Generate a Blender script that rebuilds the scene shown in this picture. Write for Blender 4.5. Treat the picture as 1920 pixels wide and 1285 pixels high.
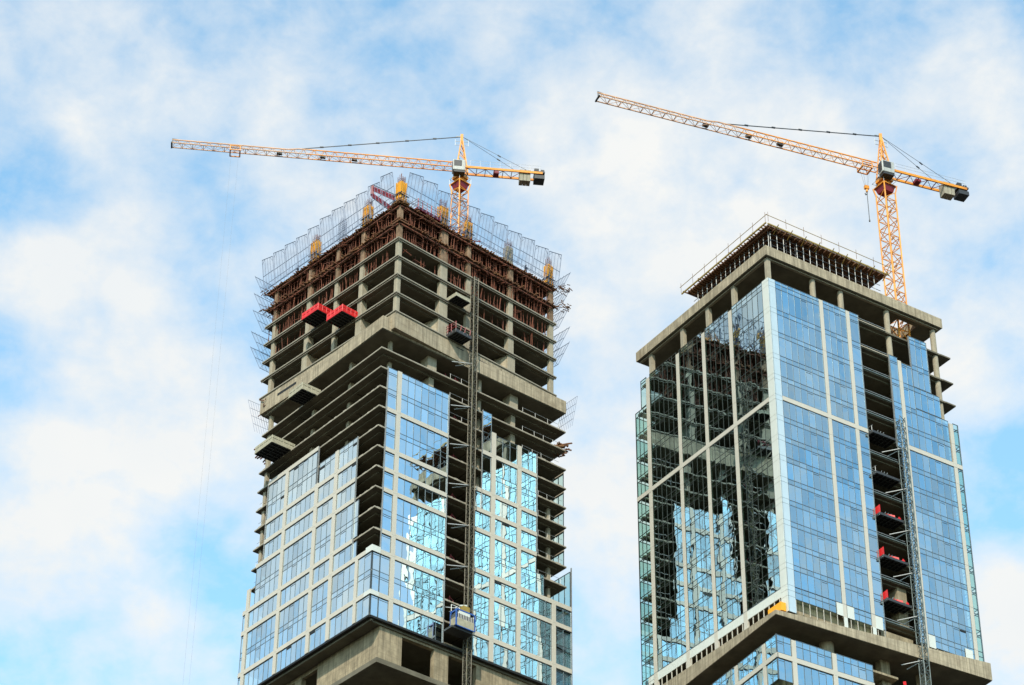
import bpy, math, random
from mathutils import Vector, Matrix
R = math.radians
rnd = random.Random(7)
scene = bpy.context.scene
for o in list(bpy.data.objects): bpy.data.objects.remove(o)

# ------------------------------------------------------------------ camera
PITCH, ROLL, F = 0.61801257, 0.00951588, 4744.4
cd = bpy.data.cameras.new('camera'); cam = bpy.data.objects.new('camera', cd)
scene.collection.objects.link(cam); scene.camera = cam
fw = Vector((0, math.cos(PITCH), math.sin(PITCH))); up = Vector((0, -math.sin(PITCH), math.cos(PITCH))); rt = Vector((1, 0, 0))
c_, s_ = math.cos(ROLL), math.sin(ROLL)
r2 = rt*c_ + up*s_; u2 = up*c_ - rt*s_
cam.matrix_world = Matrix(((r2.x, u2.x, -fw.x, 0), (r2.y, u2.y, -fw.y, 0), (r2.z, u2.z, -fw.z, 0), (0, 0, 0, 1)))
cd.sensor_width = 36; cd.lens = 36*F/1920; cd.clip_start = 1; cd.clip_end = 20000
scene.render.resolution_x = 1024; scene.render.resolution_y = 685

# ------------------------------------------------------------------ light
SUN_EL, SUN_AZ = 38, 188          # azimuth of the sun measured from +Y clockwise (188 = behind the camera)
def new_world():
    w = bpy.data.worlds.new('World'); scene.world = w; w.use_nodes = True
    nt = w.node_tree; nt.nodes.clear(); N = nt.nodes.new; L = nt.links.new
    out = N('ShaderNodeOutputWorld'); bg = N('ShaderNodeBackground'); L(bg.outputs[0], out.inputs[0])
    sky = N('ShaderNodeTexSky'); sky.sky_type = 'NISHITA'; sky.sun_disc = False
    sky.sun_elevation = R(SUN_EL); sky.sun_rotation = R(SUN_AZ); sky.air_density = 1.0; sky.dust_density = 0.6; sky.ozone_density = 1.0
    tc = N('ShaderNodeTexCoord')
    def math_(op, a, b=None, clamp=False):
        n = N('ShaderNodeMath'); n.operation = op; n.use_clamp = clamp
        for i, v in enumerate((a, b)):
            if v is None: continue
            if isinstance(v, (int, float)): n.inputs[i].default_value = v
            else: L(v, n.inputs[i])
        return n.outputs[0]
    def noise(scale, detail, rough, dist, off, stretch=(1, 1, 1)):
        m = N('ShaderNodeMapping'); m.inputs['Location'].default_value = off; m.inputs['Scale'].default_value = stretch
        L(tc.outputs['Generated'], m.inputs[0])
        n = N('ShaderNodeTexNoise'); n.inputs['Scale'].default_value = scale; n.inputs['Detail'].default_value = detail
        n.inputs['Roughness'].default_value = rough-.04; n.inputs['Distortion'].default_value = dist
        L(m.outputs[0], n.inputs['Vector']); return n.outputs['Fac']
    big = noise(10, 6, .58, .15, (3.1, 1.7, 5.2), (1, 1, 1.25))
    fine = noise(30, 9, .62, .15, (9.1, 4.7, 1.2), (1, 1, 1.35))
    wisp = noise(110, 6, .65, .3, (2.1, 8.7, 3.2), (1, .8, 1.5))
    v = math_('ADD', math_('MULTIPLY', big, .50), math_('ADD', math_('MULTIPLY', fine, .46), math_('MULTIPLY', wisp, .07)))
    # broad cloud banks and clear holes, each at its own direction in the sky: (direction, radius in degrees, amount)
    for (d, rad, amt) in BANKS:
        n = N('ShaderNodeVectorMath'); n.operation = 'DOT_PRODUCT'; L(tc.outputs['Generated'], n.inputs[0])
        n.inputs[1].default_value = Vector(d).normalized()
        mr = N('ShaderNodeMapRange'); mr.interpolation_type = 'SMOOTHSTEP'; L(n.outputs['Value'], mr.inputs[0])
        mr.inputs[1].default_value = math.cos(R(rad)); mr.inputs[2].default_value = 1.0
        mr.inputs[3].default_value = 0; mr.inputs[4].default_value = amt
        v = math_('ADD', v, mr.outputs[0])
    ramp = N('ShaderNodeValToRGB'); L(v, ramp.inputs[0])
    e = ramp.color_ramp.elements; e[0].position = .39; e[0].color = (.10, .10, .10, 1); e[1].position = .68; e[1].color = (1, 1, 1, 1)
    m_ = ramp.color_ramp.elements.new(.53); m_.color = (.56, .56, .56, 1)
    tint = N('ShaderNodeVectorMath'); tint.operation = 'MULTIPLY'; L(sky.outputs[0], tint.inputs[0]); tint.inputs[1].default_value = SKYTINT
    shade = N('ShaderNodeMix'); shade.data_type = 'RGBA'
    L(noise(14, 4, .5, .2, (7.7, 2.2, 6.1)), shade.inputs['Factor'])
    shade.inputs[6].default_value = CLOUD_A; shade.inputs[7].default_value = CLOUD_B
    mix = N('ShaderNodeMix'); mix.data_type = 'RGBA'; L(ramp.outputs[0], mix.inputs['Factor'])
    L(tint.outputs[0], mix.inputs[6]); L(shade.outputs[2], mix.inputs[7])
    L(mix.outputs[2], bg.inputs[0]); bg.inputs[1].default_value = 0.15
def view_dir(x, y): return fw + r2*((x-960)/F) - u2*((y-642.5)/F)
BANKS = [(view_dir(120, 230), 3.2, .05), (view_dir(60, 340), 1.6, -.05), (view_dir(330, 560), 1.4, -.08), (view_dir(420, 1150), 1.6, -.05), (view_dir(30, 1250), 1.6, -.06), (view_dir(60, 520), 1.5, .10), (view_dir(250, 480), 1.6, .10), (view_dir(270, 760), 3.4, .14), (view_dir(60, 900), 2.0, .10),
         (view_dir(150, 1120), 3.0, .10), (view_dir(1300, 420), 5.5, .17), (view_dir(1150, 950), 3.0, .12), (view_dir(1700, 700), 3.6, .08),
         (view_dir(1880, 1180), 2.4, .14), (view_dir(1850, 230), 3, .06), (view_dir(1120, 260), 2.6, .06),
         (view_dir(420, 430), 2.8, -.06), (view_dir(650, 120), 2.8, -.02), (view_dir(430, 900), 1.6, -.05), (view_dir(200, 620), 1.3, -.04), (view_dir(350, 130), 2.2, -.07), (view_dir(380, 1080), 2.0, -.03), (view_dir(60, 330), 1.6, -.06), (view_dir(30, 660), 1.8, -.09),
         (view_dir(1120, 60), 2.2, -.04), (view_dir(1850, 930), 2.4, -.10), (view_dir(1880, 60), 2.6, .06), (view_dir(760, 60), 2, -.02), (view_dir(180, 1240), 1.5, -.05),
         ((.74, -.35, .57), 50, -.085), ((-.74, .35, .57), 34, .07)]
SKYTINT = (1.22, 1.78, 1.66)
CLOUD_A, CLOUD_B = (3.75, 4.05, 4.3, 1), (4.75, 4.65, 4.4, 1)
new_world()
sd = bpy.data.lights.new('sun', 'SUN'); sd.energy = 3.1; sd.angle = R(0.6); sd.color = (1, .90, .74)
so = bpy.data.objects.new('sun', sd); scene.collection.objects.link(so)
to_sun = Vector((math.sin(R(SUN_AZ))*math.cos(R(SUN_EL)), math.cos(R(SUN_AZ))*math.cos(R(SUN_EL)), math.sin(R(SUN_EL))))
so.rotation_euler = to_sun.to_track_quat('Z', 'Y').to_euler(); so.location = (0, 0, 400)
vs = scene.view_settings; vs.view_transform = 'Standard'; vs.look = 'None'; vs.gamma = 1; vs.exposure = 0.5; vs.use_curve_mapping = False
scene.cycles.max_bounces = 7; scene.cycles.diffuse_bounces = 2; scene.cycles.glossy_bounces = 5; scene.cycles.transparent_max_bounces = 10
scene.cycles.caustics_reflective = False; scene.cycles.caustics_refractive = False

# ------------------------------------------------------------------ materials
def mat(name, col, rough=.7, metal=0, var=.12, scale=1.5, streak=0.0, stain=None, bump=0, spec=.4, joints=False):
    m = bpy.data.materials.new(name); m.use_nodes = True; nt = m.node_tree; N = nt.nodes.new; L = nt.links.new
    b = nt.nodes['Principled BSDF']; b.inputs['Roughness'].default_value = rough; b.inputs['Metallic'].default_value = metal
    b.inputs['Specular IOR Level'].default_value = spec
    tc = N('ShaderNodeTexCoord')
    n = N('ShaderNodeTexNoise'); n.inputs['Scale'].default_value = scale; n.inputs['Detail'].default_value = 6; n.inputs['Roughness'].default_value = .62
    L(tc.outputs['Object'], n.inputs['Vector'])
    mr = N('ShaderNodeMapRange'); L(n.outputs['Fac'], mr.inputs[0]); mr.inputs[1].default_value = .3; mr.inputs[2].default_value = .7
    mr.inputs[3].default_value = 1-var; mr.inputs[4].default_value = 1+var
    k = N('ShaderNodeVectorMath'); k.operation = 'SCALE'; k.inputs[0].default_value = col[:3]; L(mr.outputs[0], k.inputs['Scale'])
    last = k.outputs[0]
    if streak:
        mp = N('ShaderNodeMapping'); mp.inputs['Scale'].default_value = (1.6, 1.6, .10); L(tc.outputs['Object'], mp.inputs[0])
        n2 = N('ShaderNodeTexNoise'); n2.inputs['Scale'].default_value = 1.8; n2.inputs['Detail'].default_value = 5; L(mp.outputs[0], n2.inputs['Vector'])
        r_ = N('ShaderNodeMapRange'); L(n2.outputs['Fac'], r_.inputs[0]); r_.inputs[1].default_value = .35; r_.inputs[2].default_value = .68
        r_.inputs[3].default_value = 1+streak*.4; r_.inputs[4].default_value = 1-streak
        k2 = N('ShaderNodeVectorMath'); k2.operation = 'SCALE'; L(last, k2.inputs[0]); L(r_.outputs[0], k2.inputs['Scale']); last = k2.outputs[0]
    if stain:
        n3 = N('ShaderNodeTexNoise'); n3.inputs['Scale'].default_value = .28; n3.inputs['Detail'].default_value = 7; n3.inputs['Roughness'].default_value = .7
        L(tc.outputs['Object'], n3.inputs['Vector'])
        r3 = N('ShaderNodeMapRange'); L(n3.outputs['Fac'], r3.inputs[0]); r3.inputs[1].default_value = .5; r3.inputs[2].default_value = .72
        r3.inputs[3].default_value = 0; r3.inputs[4].default_value = .75
        mx = N('ShaderNodeMix'); mx.data_type = 'RGBA'; L(r3.outputs[0], mx.inputs['Factor']); L(last, mx.inputs[6]); mx.inputs[7].default_value = (*stain, 1); last = mx.outputs[2]
    if joints:           # joints between the shuttering boards, and pour lines
        sp = N('ShaderNodeSeparateXYZ'); L(tc.outputs['Object'], sp.inputs[0])
        for ax, per, wd in (('Y', .86, .035), ('Z', 1.05, .03)):
            dv = N('ShaderNodeMath'); dv.operation = 'DIVIDE'; L(sp.outputs[ax], dv.inputs[0]); dv.inputs[1].default_value = per
            fr = N('ShaderNodeMath'); fr.operation = 'FRACT'; L(dv.outputs[0], fr.inputs[0])
            lt = N('ShaderNodeMath'); lt.operation = 'LESS_THAN'; L(fr.outputs[0], lt.inputs[0]); lt.inputs[1].default_value = wd/per*1.6
            ml = N('ShaderNodeMath'); ml.operation = 'MULTIPLY'; L(lt.outputs[0], ml.inputs[0]); ml.inputs[1].default_value = .42
            jx = N('ShaderNodeMix'); jx.data_type = 'RGBA'; L(ml.outputs[0], jx.inputs['Factor']); L(last, jx.inputs[6]); jx.inputs[7].default_value = (.12, .095, .06, 1); last = jx.outputs[2]
    L(last, b.inputs['Base Color'])
    if bump:
        bp = N('ShaderNodeBump'); bp.inputs['Strength'].default_value = bump; bp.inputs['Distance'].default_value = .05; L(n.outputs['Fac'], bp.inputs['Height']); L(bp.outputs[0], b.inputs['Normal'])
    return m
def net_mat():
    m = bpy.data.materials.new('debris_net'); m.use_nodes = True; nt = m.node_tree; nt.nodes.clear(); N = nt.nodes.new; L = nt.links.new
    out = N('ShaderNodeOutputMaterial'); mix = N('ShaderNodeMixShader'); d = N('ShaderNodeBsdfDiffuse'); t = N('ShaderNodeBsdfTransparent')
    d.inputs[0].default_value = (.05, .075, .13, 1); n = N('ShaderNodeTexNoise'); n.inputs['Scale'].default_value = .8; n.inputs['Detail'].default_value = 4
    tc = N('ShaderNodeTexCoord'); L(tc.outputs['Object'], n.inputs['Vector'])
    mr = N('ShaderNodeMapRange'); L(n.outputs['Fac'], mr.inputs[0]); mr.inputs[1].default_value = .35; mr.inputs[2].default_value = .7; mr.inputs[3].default_value = .04; mr.inputs[4].default_value = .24
    L(mr.outputs[0], mix.inputs[0]); L(t.outputs[0], mix.inputs[1]); L(d.outputs[0], mix.inputs[2]); L(mix.outputs[0], out.inputs[0]); return m
def glass_mat(name, refl, trans, fac, wob):
    m = bpy.data.materials.new(name); m.use_nodes = True; nt = m.node_tree; nt.nodes.clear(); N = nt.nodes.new; L = nt.links.new
    out = N('ShaderNodeOutputMaterial'); mix = N('ShaderNodeMixShader'); g = N('ShaderNodeBsdfAnisotropic'); t = N('ShaderNodeBsdfTransparent')
    g.inputs['Roughness'].default_value = .01; t.inputs[0].default_value = (*trans, 1)
    tc = N('ShaderNodeTexCoord')
    geo = N('ShaderNodeNewGeometry')        # every pane is a mesh island with a slightly different coating
    mr = N('ShaderNodeMapRange'); L(geo.outputs['Random Per Island'], mr.inputs[0]); mr.inputs[3].default_value = .78; mr.inputs[4].default_value = 1.06
    sc = N('ShaderNodeVectorMath'); sc.operation = 'SCALE'; sc.inputs[0].default_value = refl; L(mr.outputs[0], sc.inputs['Scale'])
    L(sc.outputs[0], g.inputs['Color'])
    n = N('ShaderNodeTexNoise'); n.inputs['Scale'].default_value = .55; n.inputs['Detail'].default_value = 1.5; n.inputs['Roughness'].default_value = .4; L(tc.outputs['Object'], n.inputs['Vector'])
    bp = N('ShaderNodeBump'); bp.inputs['Strength'].default_value = 1; bp.inputs['Distance'].default_value = wob; L(n.outputs['Fac'], bp.inputs['Height']); L(bp.outputs[0], g.inputs['Normal'])
    mix.inputs[0].default_value = fac; L(t.outputs[0], mix.inputs[1]); L(g.outputs[0], mix.inputs[2]); L(mix.outputs[0], out.inputs[0])
    return m
M = dict(
    net=net_mat(),
    conc=mat('weathered_concrete', (.37, .31, .22), .9, var=.2, scale=.9, streak=.34, stain=(.22, .17, .11), bump=.4, joints=True),
    conc2=mat('column_concrete', (.34, .295, .22), .9, var=.12, scale=1.2, streak=.16, bump=.3),
    slab=mat('shade_toned_slab_concrete', (.15, .135, .10), .95, var=.3, scale=.35, stain=(.10, .08, .055)),  # darkened so the shade on slab undersides sits in the colour
    stainc=mat('rust_stained_concrete', (.25, .16, .10), .9, var=.4, scale=1.2, streak=.4, stain=(.12, .06, .03)),
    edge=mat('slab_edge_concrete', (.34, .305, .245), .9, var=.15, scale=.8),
    pale=mat('reflective_cladding', (.60, .68, .70), .2, metal=.4, var=.04, scale=.4),
    rough=mat('raw_wall_concrete', (.33, .27, .18), .95, var=.25, scale=1.1, streak=.35, stain=(.2, .16, .1), bump=.6, joints=True),
    clad=mat('beige_cladding', (.52, .48, .41), .45, var=.04, scale=.5, spec=.5),
    white=mat('white_cladding', (.60, .62, .58), .35, var=.04, scale=.6),
    cabw=mat('cab_paint', (.44, .45, .43), .4, var=.12, scale=1.5, streak=.3),
    dark=mat('near_black_fill', (.010, .011, .012), .7, var=.1),  # near-black colour; stands in for shade in slots, gaps and open vents
    mull=mat('mullion_metal', (.10, .125, .14), .4, metal=.3, var=.05),
    mullg=mat('pale_mullion_metal', (.055, .065, .06), .75, var=.08, spec=.15),
    rust=mat('rusty_steel', (.135, .042, .022), .85, var=.6, scale=.9, stain=(.05, .025, .018)),
    brown=mat('brown_timber', (.13, .06, .03), .9, var=.5, scale=.9, stain=(.30, .15, .05)),
    soffit=mat('plywood_deck', (.07, .04, .025), .9, var=.4, scale=.6),
    orange=mat('orange_paint', (.72, .275, .022), .5, var=.2, scale=.9, stain=(.42, .13, .03)),
    orangel=mat('faded_orange_paint', (.58, .33, .19), .6, var=.2, scale=.4),
    redp=mat('red_paint', (.62, .016, .018), .5, var=.22, scale=1.2, stain=(.38, .02, .02)),
    redd=mat('dark_red_paint', (.20, .010, .016), .5, var=.2, scale=1),
    yellow=mat('yellow_formwork', (.75, .36, .03), .6, var=.2, scale=1.5, streak=.3, stain=(.4, .2, .05)),
    yrail=mat('yellow_rail', (.30, .21, .05), .6, var=.15),
    grey=mat('grey_steel', (.30, .31, .31), .5, metal=.4, var=.15),
    dgrey=mat('dark_steel', (.05, .052, .055), .5, metal=.3, var=.15),
    mesh=mat('fence_steel', (.06, .085, .14), .5, metal=.3, var=.2),
    mast=mat('galvanised_mast', (.11, .10, .075), .6, metal=.3, var=.3),
    mastb=mat('weathered_mast', (.12, .15, .15), .6, metal=.3, var=.3),
    plat=mat('pale_platform_board', (.36, .335, .25), .8, var=.2, scale=2),
    blue=mat('blue_paint', (.02, .08, .32), .4, var=.1),
    ob=mat('orange_board', (.9, .38, .02), .5, var=.06),
    cable=mat('steel_cable', (.05, .055, .06), .5, metal=.6, var=.1),
    cw=mat('counterweight_concrete', (.34, .31, .24), .9, var=.15, streak=.2),
    skin=mat('skin', (.45, .27, .19), .6, var=.05), cloth=mat('dark_workwear', (.02, .025, .05), .9, var=.2),
    ground=mat('city_ground', (.05, .047, .04), .95, var=.3, scale=.02),
    glA=glass_mat('blue_coated_glass', (.76, .93, 1.0), (.62, .88, .80), .84, .009),
    glB=glass_mat('mirror_coated_glass', (.66, .88, .98), (.62, .88, .80), .68, .010),
    glC=glass_mat('clear_green_glass', (.70, .85, .85), (.74, .96, .88), .22, .006),
)

# ------------------------------------------------------------------ mesh helpers
COL = scene.collection
class MB:
    def __init__(s): s.v = []; s.f = []
    def hexa(s, p):      # 8 points: bottom 4, top 4
        n = len(s.v); s.v += [Vector(q) for q in p]
        s.f += [tuple(n+i for i in q) for q in ((3, 2, 1, 0), (4, 5, 6, 7), (0, 1, 5, 4), (1, 2, 6, 5), (2, 3, 7, 6), (3, 0, 4, 7))]; return s
    def quad(s, p): n = len(s.v); s.v += [Vector(q) for q in p]; s.f.append((n, n+1, n+2, n+3)); return s
    def bar(s, a, b, w, h=None, upv=None):
        a = Vector(a); b = Vector(b); d = (b-a)
        if d.length < 1e-6: return s
        d.normalize(); h = h or w
        ref = Vector(upv) if upv is not None else (Vector((0, 0, 1)) if abs(d.z) < .95 else Vector((1, 0, 0)))
        x = d.cross(ref).normalized()*(w/2); y = x.cross(d).normalized()*(h/2)
        return s.hexa([a-x-y, a+x-y, a+x+y, a-x+y, b-x-y, b+x-y, b+x+y, b-x+y])
    def prism(s, poly, z0, z1):
        n = len(s.v); k = len(poly)
        s.v += [Vector((p[0], p[1], z0)) for p in poly] + [Vector((p[0], p[1], z1)) for p in poly]
        s.f.append(tuple(n+i for i in reversed(range(k)))); s.f.append(tuple(n+k+i for i in range(k)))
        for i in range(k): j = (i+1) % k; s.f.append((n+i, n+j, n+k+j, n+k+i))
        return s
    def build(s, name, m, parent=None, smooth=False):
        me = bpy.data.meshes.new(name); o = bpy.data.objects.new(name, me); COL.objects.link(o)
        off = parent_world(parent) if parent else Vector((0, 0, 0))
        me.from_pydata([v-off for v in s.v], [], s.f); me.materials.append(M[m]); me.update()
        if smooth:
            for p in me.polygons: p.use_smooth = True
        if parent: o.parent = parent
        return o
def parent_world(o):
    v = Vector((0, 0, 0))
    while o is not None: v += o.location; o = o.parent
    return v
def tag(o, label=None, cat=None, group=None, kind=None):
    if label: o['label'] = label
    if cat: o['category'] = cat
    if group: o['group'] = group
    if kind: o['kind'] = kind
    return o
def thing(name, loc, label, cat, group=None):
    o = bpy.data.objects.new(name, None); COL.objects.link(o); o.location = loc; o.empty_display_size = .5
    return tag(o, label, cat, group)
def solid(name, mb, m, label, cat, group=None): return tag(mb.build(name, m), label, cat, group)

class Frame:             # a rectangular footprint: near corner c, left face runs along dl, right face along dr
    def __init__(s, cx, cy, al, ar):
        s.c = Vector((cx, cy)); s.dl = Vector((math.cos(R(al)), math.sin(R(al)))); s.dr = Vector((math.cos(R(ar)), math.sin(R(ar))))
    def P(s, u, v, z): q = s.c + s.dl*u + s.dr*v; return Vector((q.x, q.y, z))
    def L(s, u, z, out=0): return s.P(u, -out, z)
    def Rr(s, u, z, out=0): return s.P(-out, u, z)
    def fp(s, face): return s.L if face == 'L' else (s.Rr if face == 'R' else face)
    def box(s, mb, u0, u1, v0, v1, z0, z1):
        return mb.hexa([s.P(u0, v0, z0), s.P(u1, v0, z0), s.P(u1, v1, z0), s.P(u0, v1, z0), s.P(u0, v0, z1), s.P(u1, v0, z1), s.P(u1, v1, z1), s.P(u0, v1, z1)])
    def fbox(s, mb, face, u0, u1, z0, z1, o0, o1):     # box on a face: along u, outward from o0 to o1
        f = s.fp(face)
        return mb.hexa([f(u0, z0, o0), f(u1, z0, o0), f(u1, z0, o1), f(u0, z0, o1), f(u0, z1, o0), f(u1, z1, o0), f(u1, z1, o1), f(u0, z1, o1)])
AU = Frame(-16.7, 292.1, 132.6, 42.4)      # left tower, upper block
AL = Frame(-18.4, 292.0, 128.8, 39.0)      # left tower, lower block
B = Frame(35.6, 282.57, 122.5, 32.5)       # right tower
BL = Frame(33.8, 281.2, 118.0, 31.0)       # right tower below its belt
side = lambda fr, W: (lambda u, z, out=0: fr.P(u, W+out, z))      # far right face, u runs back along dl
sideL = lambda fr, W: (lambda u, z, out=0: fr.P(W+out, u, z))     # far left face, u runs back along dr

def kz(k): return 223.2 - 3.3*(k-3)        # left tower floor levels

# ------------------------------------------------------------------ glazing
def glazing(fr, face, u0, u1, rows, parent, gm, pane=1.2, name='window', rec=-.12, mm='mull', transom=True, vents=0, mw=.07):
    """rows: list of (z0, z1) pane rows from bottom to top. One mesh of panes with its mullions as a child."""
    f = fr.fp(face); n = max(1, round((u1-u0)/pane)); w = (u1-u0)/n
    g = MB(); m = MB(); vt = MB()
    for i in range(n):
        for (z0, z1) in rows:
            a, b = u0+i*w, u0+(i+1)*w
            amp = (.006 if gm == 'glA' else (.007 if face == 'R' else .0028)) if (z1-z0) > 1.3 else .002
            # a flat pane with its own small tilt
            t1, t2, t0 = rnd.uniform(-amp, amp), rnd.uniform(-amp, amp), rnd.uniform(-.003, .003)
            g.quad([f(a, z0, rec+t0-t1-t2), f(b, z0, rec+t0+t1-t2), f(b, z1, rec+t0+t1+t2), f(a, z1, rec+t0-t1+t2)])
    zb, zt = rows[0][0], rows[-1][1]
    for i in range(n+1):
        a = u0+i*w; a = min(max(a, u0+mw/2), u1-mw/2)
        fr.fbox(m, face, a-mw/2, a+mw/2, zb, zt, rec-.08, rec+.035)
    for j, (z0, z1) in enumerate(rows):
        for z in ((z0, z1) if j == len(rows)-1 else (z0,)):
            z = min(max(z, zb+.035), zt-.035)
            fr.fbox(m, face, u0+mw, u1-mw, z-.035, z+.035, rec-.075, rec+.03)
    if transom:          # the opening casement of the bay has its own frame line
        i = int(n*.6) if n > 2 else 0
        for (z0, z1) in rows:
            if z1-z0 > 1.6:
                fr.fbox(m, face, u0+i*w+.1, u0+(i+1)*w-.1, z1-.32, z1-.26, rec-.07, rec+.03)
    o = g.build(name, gm, parent)
    m.build('window_frame', mm, o)
    if vents:
        for _ in range(vents):
            i = rnd.randrange(n); z0, z1 = rows[rnd.randrange(len(rows))]
            if z1-z0 < 1.5: z0, z1 = rows[0]
            fr.fbox(vt, face, u0+i*w+.08, u0+(i+1)*w-.08, z1-.38, z1-.1, rec-.02, rec+.05)
            # dark strip stands in for shade in the gap of an open casement
            h = z1-z0
        vt.build('vent_gap_shade', 'dark', o)
    return o

# ================================================================== LEFT TOWER
TA = thing('tower_building', (-16.4, 313, -1.7), 'unfinished concrete tower with a ragged rust-brown top and glass only on its lower floors', 'building', 'high-rise towers under construction')
def poly(fr, i_l, i_r, Wl, Wr): return [fr.P(i_r, i_l, 0), fr.P(Wl, i_l, 0), fr.P(Wl, Wr, 0), fr.P(i_r, Wr, 0)]
def slab(fr, W, V, z, parent, t=.24, m='slab', inset=0, lip=True, holes=None, name='floor_slab'):
    mb = MB()
    if holes:
        (a, b, c, d) = holes
        for (u0, u1, v0, v1) in ((inset, a, inset, V-inset), (b, W-inset, inset, V-inset), (a, b, inset, c), (a, b, d, V-inset)): fr.box(mb, u0, u1, v0, v1, z-t, z)
    else: fr.box(mb, inset, W-inset, inset, V-inset, z-t, z)
    if lip:              # down-stand beams set back from the edge, and the cross ribs behind
        for (u0, u1, v0, v1) in ((1.0, W-1.0, 1.0, 1.35), (1.0, 1.35, 1.35, V-1.0)): fr.box(mb, u0, u1, v0, v1, z-t-.22, z-t+.002)
        for q in (.26, .5, .74):
            fr.box(mb, W*q-.2, W*q+.2, 1.36, V-1.4, z-t-.16, z-t+.003)
            fr.box(mb, 1.36, W*.26-.21, V*q-.2, V*q+.2, z-t-.14, z-t+.004)
    return mb.build(name, m, parent)
def slab_edge(fr, W, V, z, parent, h, scraps=False, face_set='LR'):
    e = MB()
    if 'L' in face_set: fr.fbox(e, 'L', -.015, W, z-h, z+.01, -.06, .012)
    if 'R' in face_set: fr.fbox(e, 'R', .061, V, z-h, z+.01, -.06, .015)
    if scraps:           # broken shuttering scraps left along the edge
        for face, Wd in (('L', W), ('R', V)):
            u = rnd.uniform(0, 1)
            while u < Wd-1:
                w = rnd.uniform(.25, .9); fr.fbox(e, face, u, u+w, z-h-.08, z+rnd.uniform(.02, .09), -.07, .035); u += w+rnd.uniform(.6, 2.4)
    return e.build('slab_edge', 'edge', parent)
# upper slabs k2..k6
for k in (2, 3, 4, 5, 6):
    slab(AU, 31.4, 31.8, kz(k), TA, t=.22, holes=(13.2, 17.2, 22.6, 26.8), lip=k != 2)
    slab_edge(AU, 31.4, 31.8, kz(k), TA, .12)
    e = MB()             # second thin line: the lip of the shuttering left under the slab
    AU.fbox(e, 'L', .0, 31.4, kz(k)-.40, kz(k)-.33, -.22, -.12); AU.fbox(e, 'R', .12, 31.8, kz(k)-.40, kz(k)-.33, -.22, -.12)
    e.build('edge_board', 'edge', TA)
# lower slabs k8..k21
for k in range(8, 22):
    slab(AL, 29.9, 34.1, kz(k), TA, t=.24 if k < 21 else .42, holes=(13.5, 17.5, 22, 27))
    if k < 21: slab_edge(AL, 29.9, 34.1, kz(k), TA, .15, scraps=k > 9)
# columns: upper block
def col(fr, u0, u1, v0, v1, z0, z1, parent, m='conc2', name='column'):
    if z0 > 226: m = 'stainc'
    mb = MB(); fr.box(mb, u0, u1, v0, v1, z0, z1); o = mb.build(name, m, parent)
    b = o.modifiers.new('bevel', 'BEVEL'); b.width = .05; b.segments = 2; return o
ULEFT = [(8.35, 9.2), (14.3, 15.0), (20.75, 21.6), (29.2, 29.9)]
URIGHT = [(8.5, 9.9), (13.75, 14.5), (22.2, 23.1), (30.7, 31.5)]
ZT = 233.1
def segs(z0, z1):        # column lengths between slabs so no faces are shared
    s = []; z = z0
    lv = sorted([kz(k) for k in (0, 1, 2, 3, 4, 5, 6)])
    for l in lv:
        if l <= z0+.3 or l > z1+.2: continue
        s.append((z, l-.22)); z = l
    return s
for (a, b) in segs(213.3, ZT):
    dz = a < 215
    wide = a < 218.5
    col(AU, .35, 1.05, .35, 1.05, a, b, TA)
    for i, (u0, u1) in enumerate(ULEFT):
        deep = 2.8 if (i in (0, 2) and dz) else (1.45 if i in (0, 2) else 1.0)
        x = .35 if (i in (0, 2) and dz) else (.12 if (i in (0, 2) and wide) else 0)
        col(AU, u0-x*.3, u1+x, .36, deep, a, b, TA)
    for i, (u0, u1) in enumerate(URIGHT):
        deep = 3.4 if (i in (0, 2) and dz) else (1.3 if (i in (0, 2) and wide) else 1.0)
        x = .5 if (i in (0, 2) and dz) else (.2 if (i in (0, 2) and wide) else 0)
        col(AU, .36, deep, u0-x*.2, u1+x, a, b, TA)
    col(AU, 30.2, 31, 30.2, 31.1, a, b, TA)
# stepped haunches that spread the two deep columns of each face at the belt
for (u0, u1) in (URIGHT[0], URIGHT[2]):
    h = MB(); h.hexa([AU.P(3.38, u0-2.2, 213.32), AU.P(.6, u0-.12, 213.32), AU.P(3.3, u0-.12, 213.32), AU.P(3.5, u0-1.4, 213.32), AU.P(3.38, u0-.8, 216.2), AU.P(.6, u0-.12, 216.2), AU.P(3.3, u0-.12, 216.2), AU.P(3.5, u0-.5, 216.2)])
    h.build('haunch', 'conc', TA)
# belt between the two blocks
b_ = MB(); AU.box(b_, .12, 31.1, .12, 31.5, 210.25, 213.06); b_.build('belt_wall', 'conc', TA)
b_ = MB(); AL.box(b_, 0, 29.6, 0, 34.2, 210.0, 212.15); o = b_.build('transfer_beam', 'conc', TA)
b_ = MB(); AL.box(b_, .12, 29.4, .12, 34.0, 209.9, 209.99); AU.box(b_, 22, 31.0, .5, 31, 210.1, 210.24); b_.build('shade_toned_soffit', 'slab', TA)  # thin dark plates put the belt's underside shade into the colour
for (face, a, b, c, d) in (('L', 21.75, 27.0, 211.62, 212.08), ('R', 16.2, 21.2, 212.22, 212.36), ('R', 11.8, 13.2, 212.4, 212.55)):
    b_ = MB(); AU.fbox(b_, face, a, b, c, d, -.16, -.105); b_.build('painted_slot_shade', 'dark', TA)  # near-black strips stand in for the shade inside open slots
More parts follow.
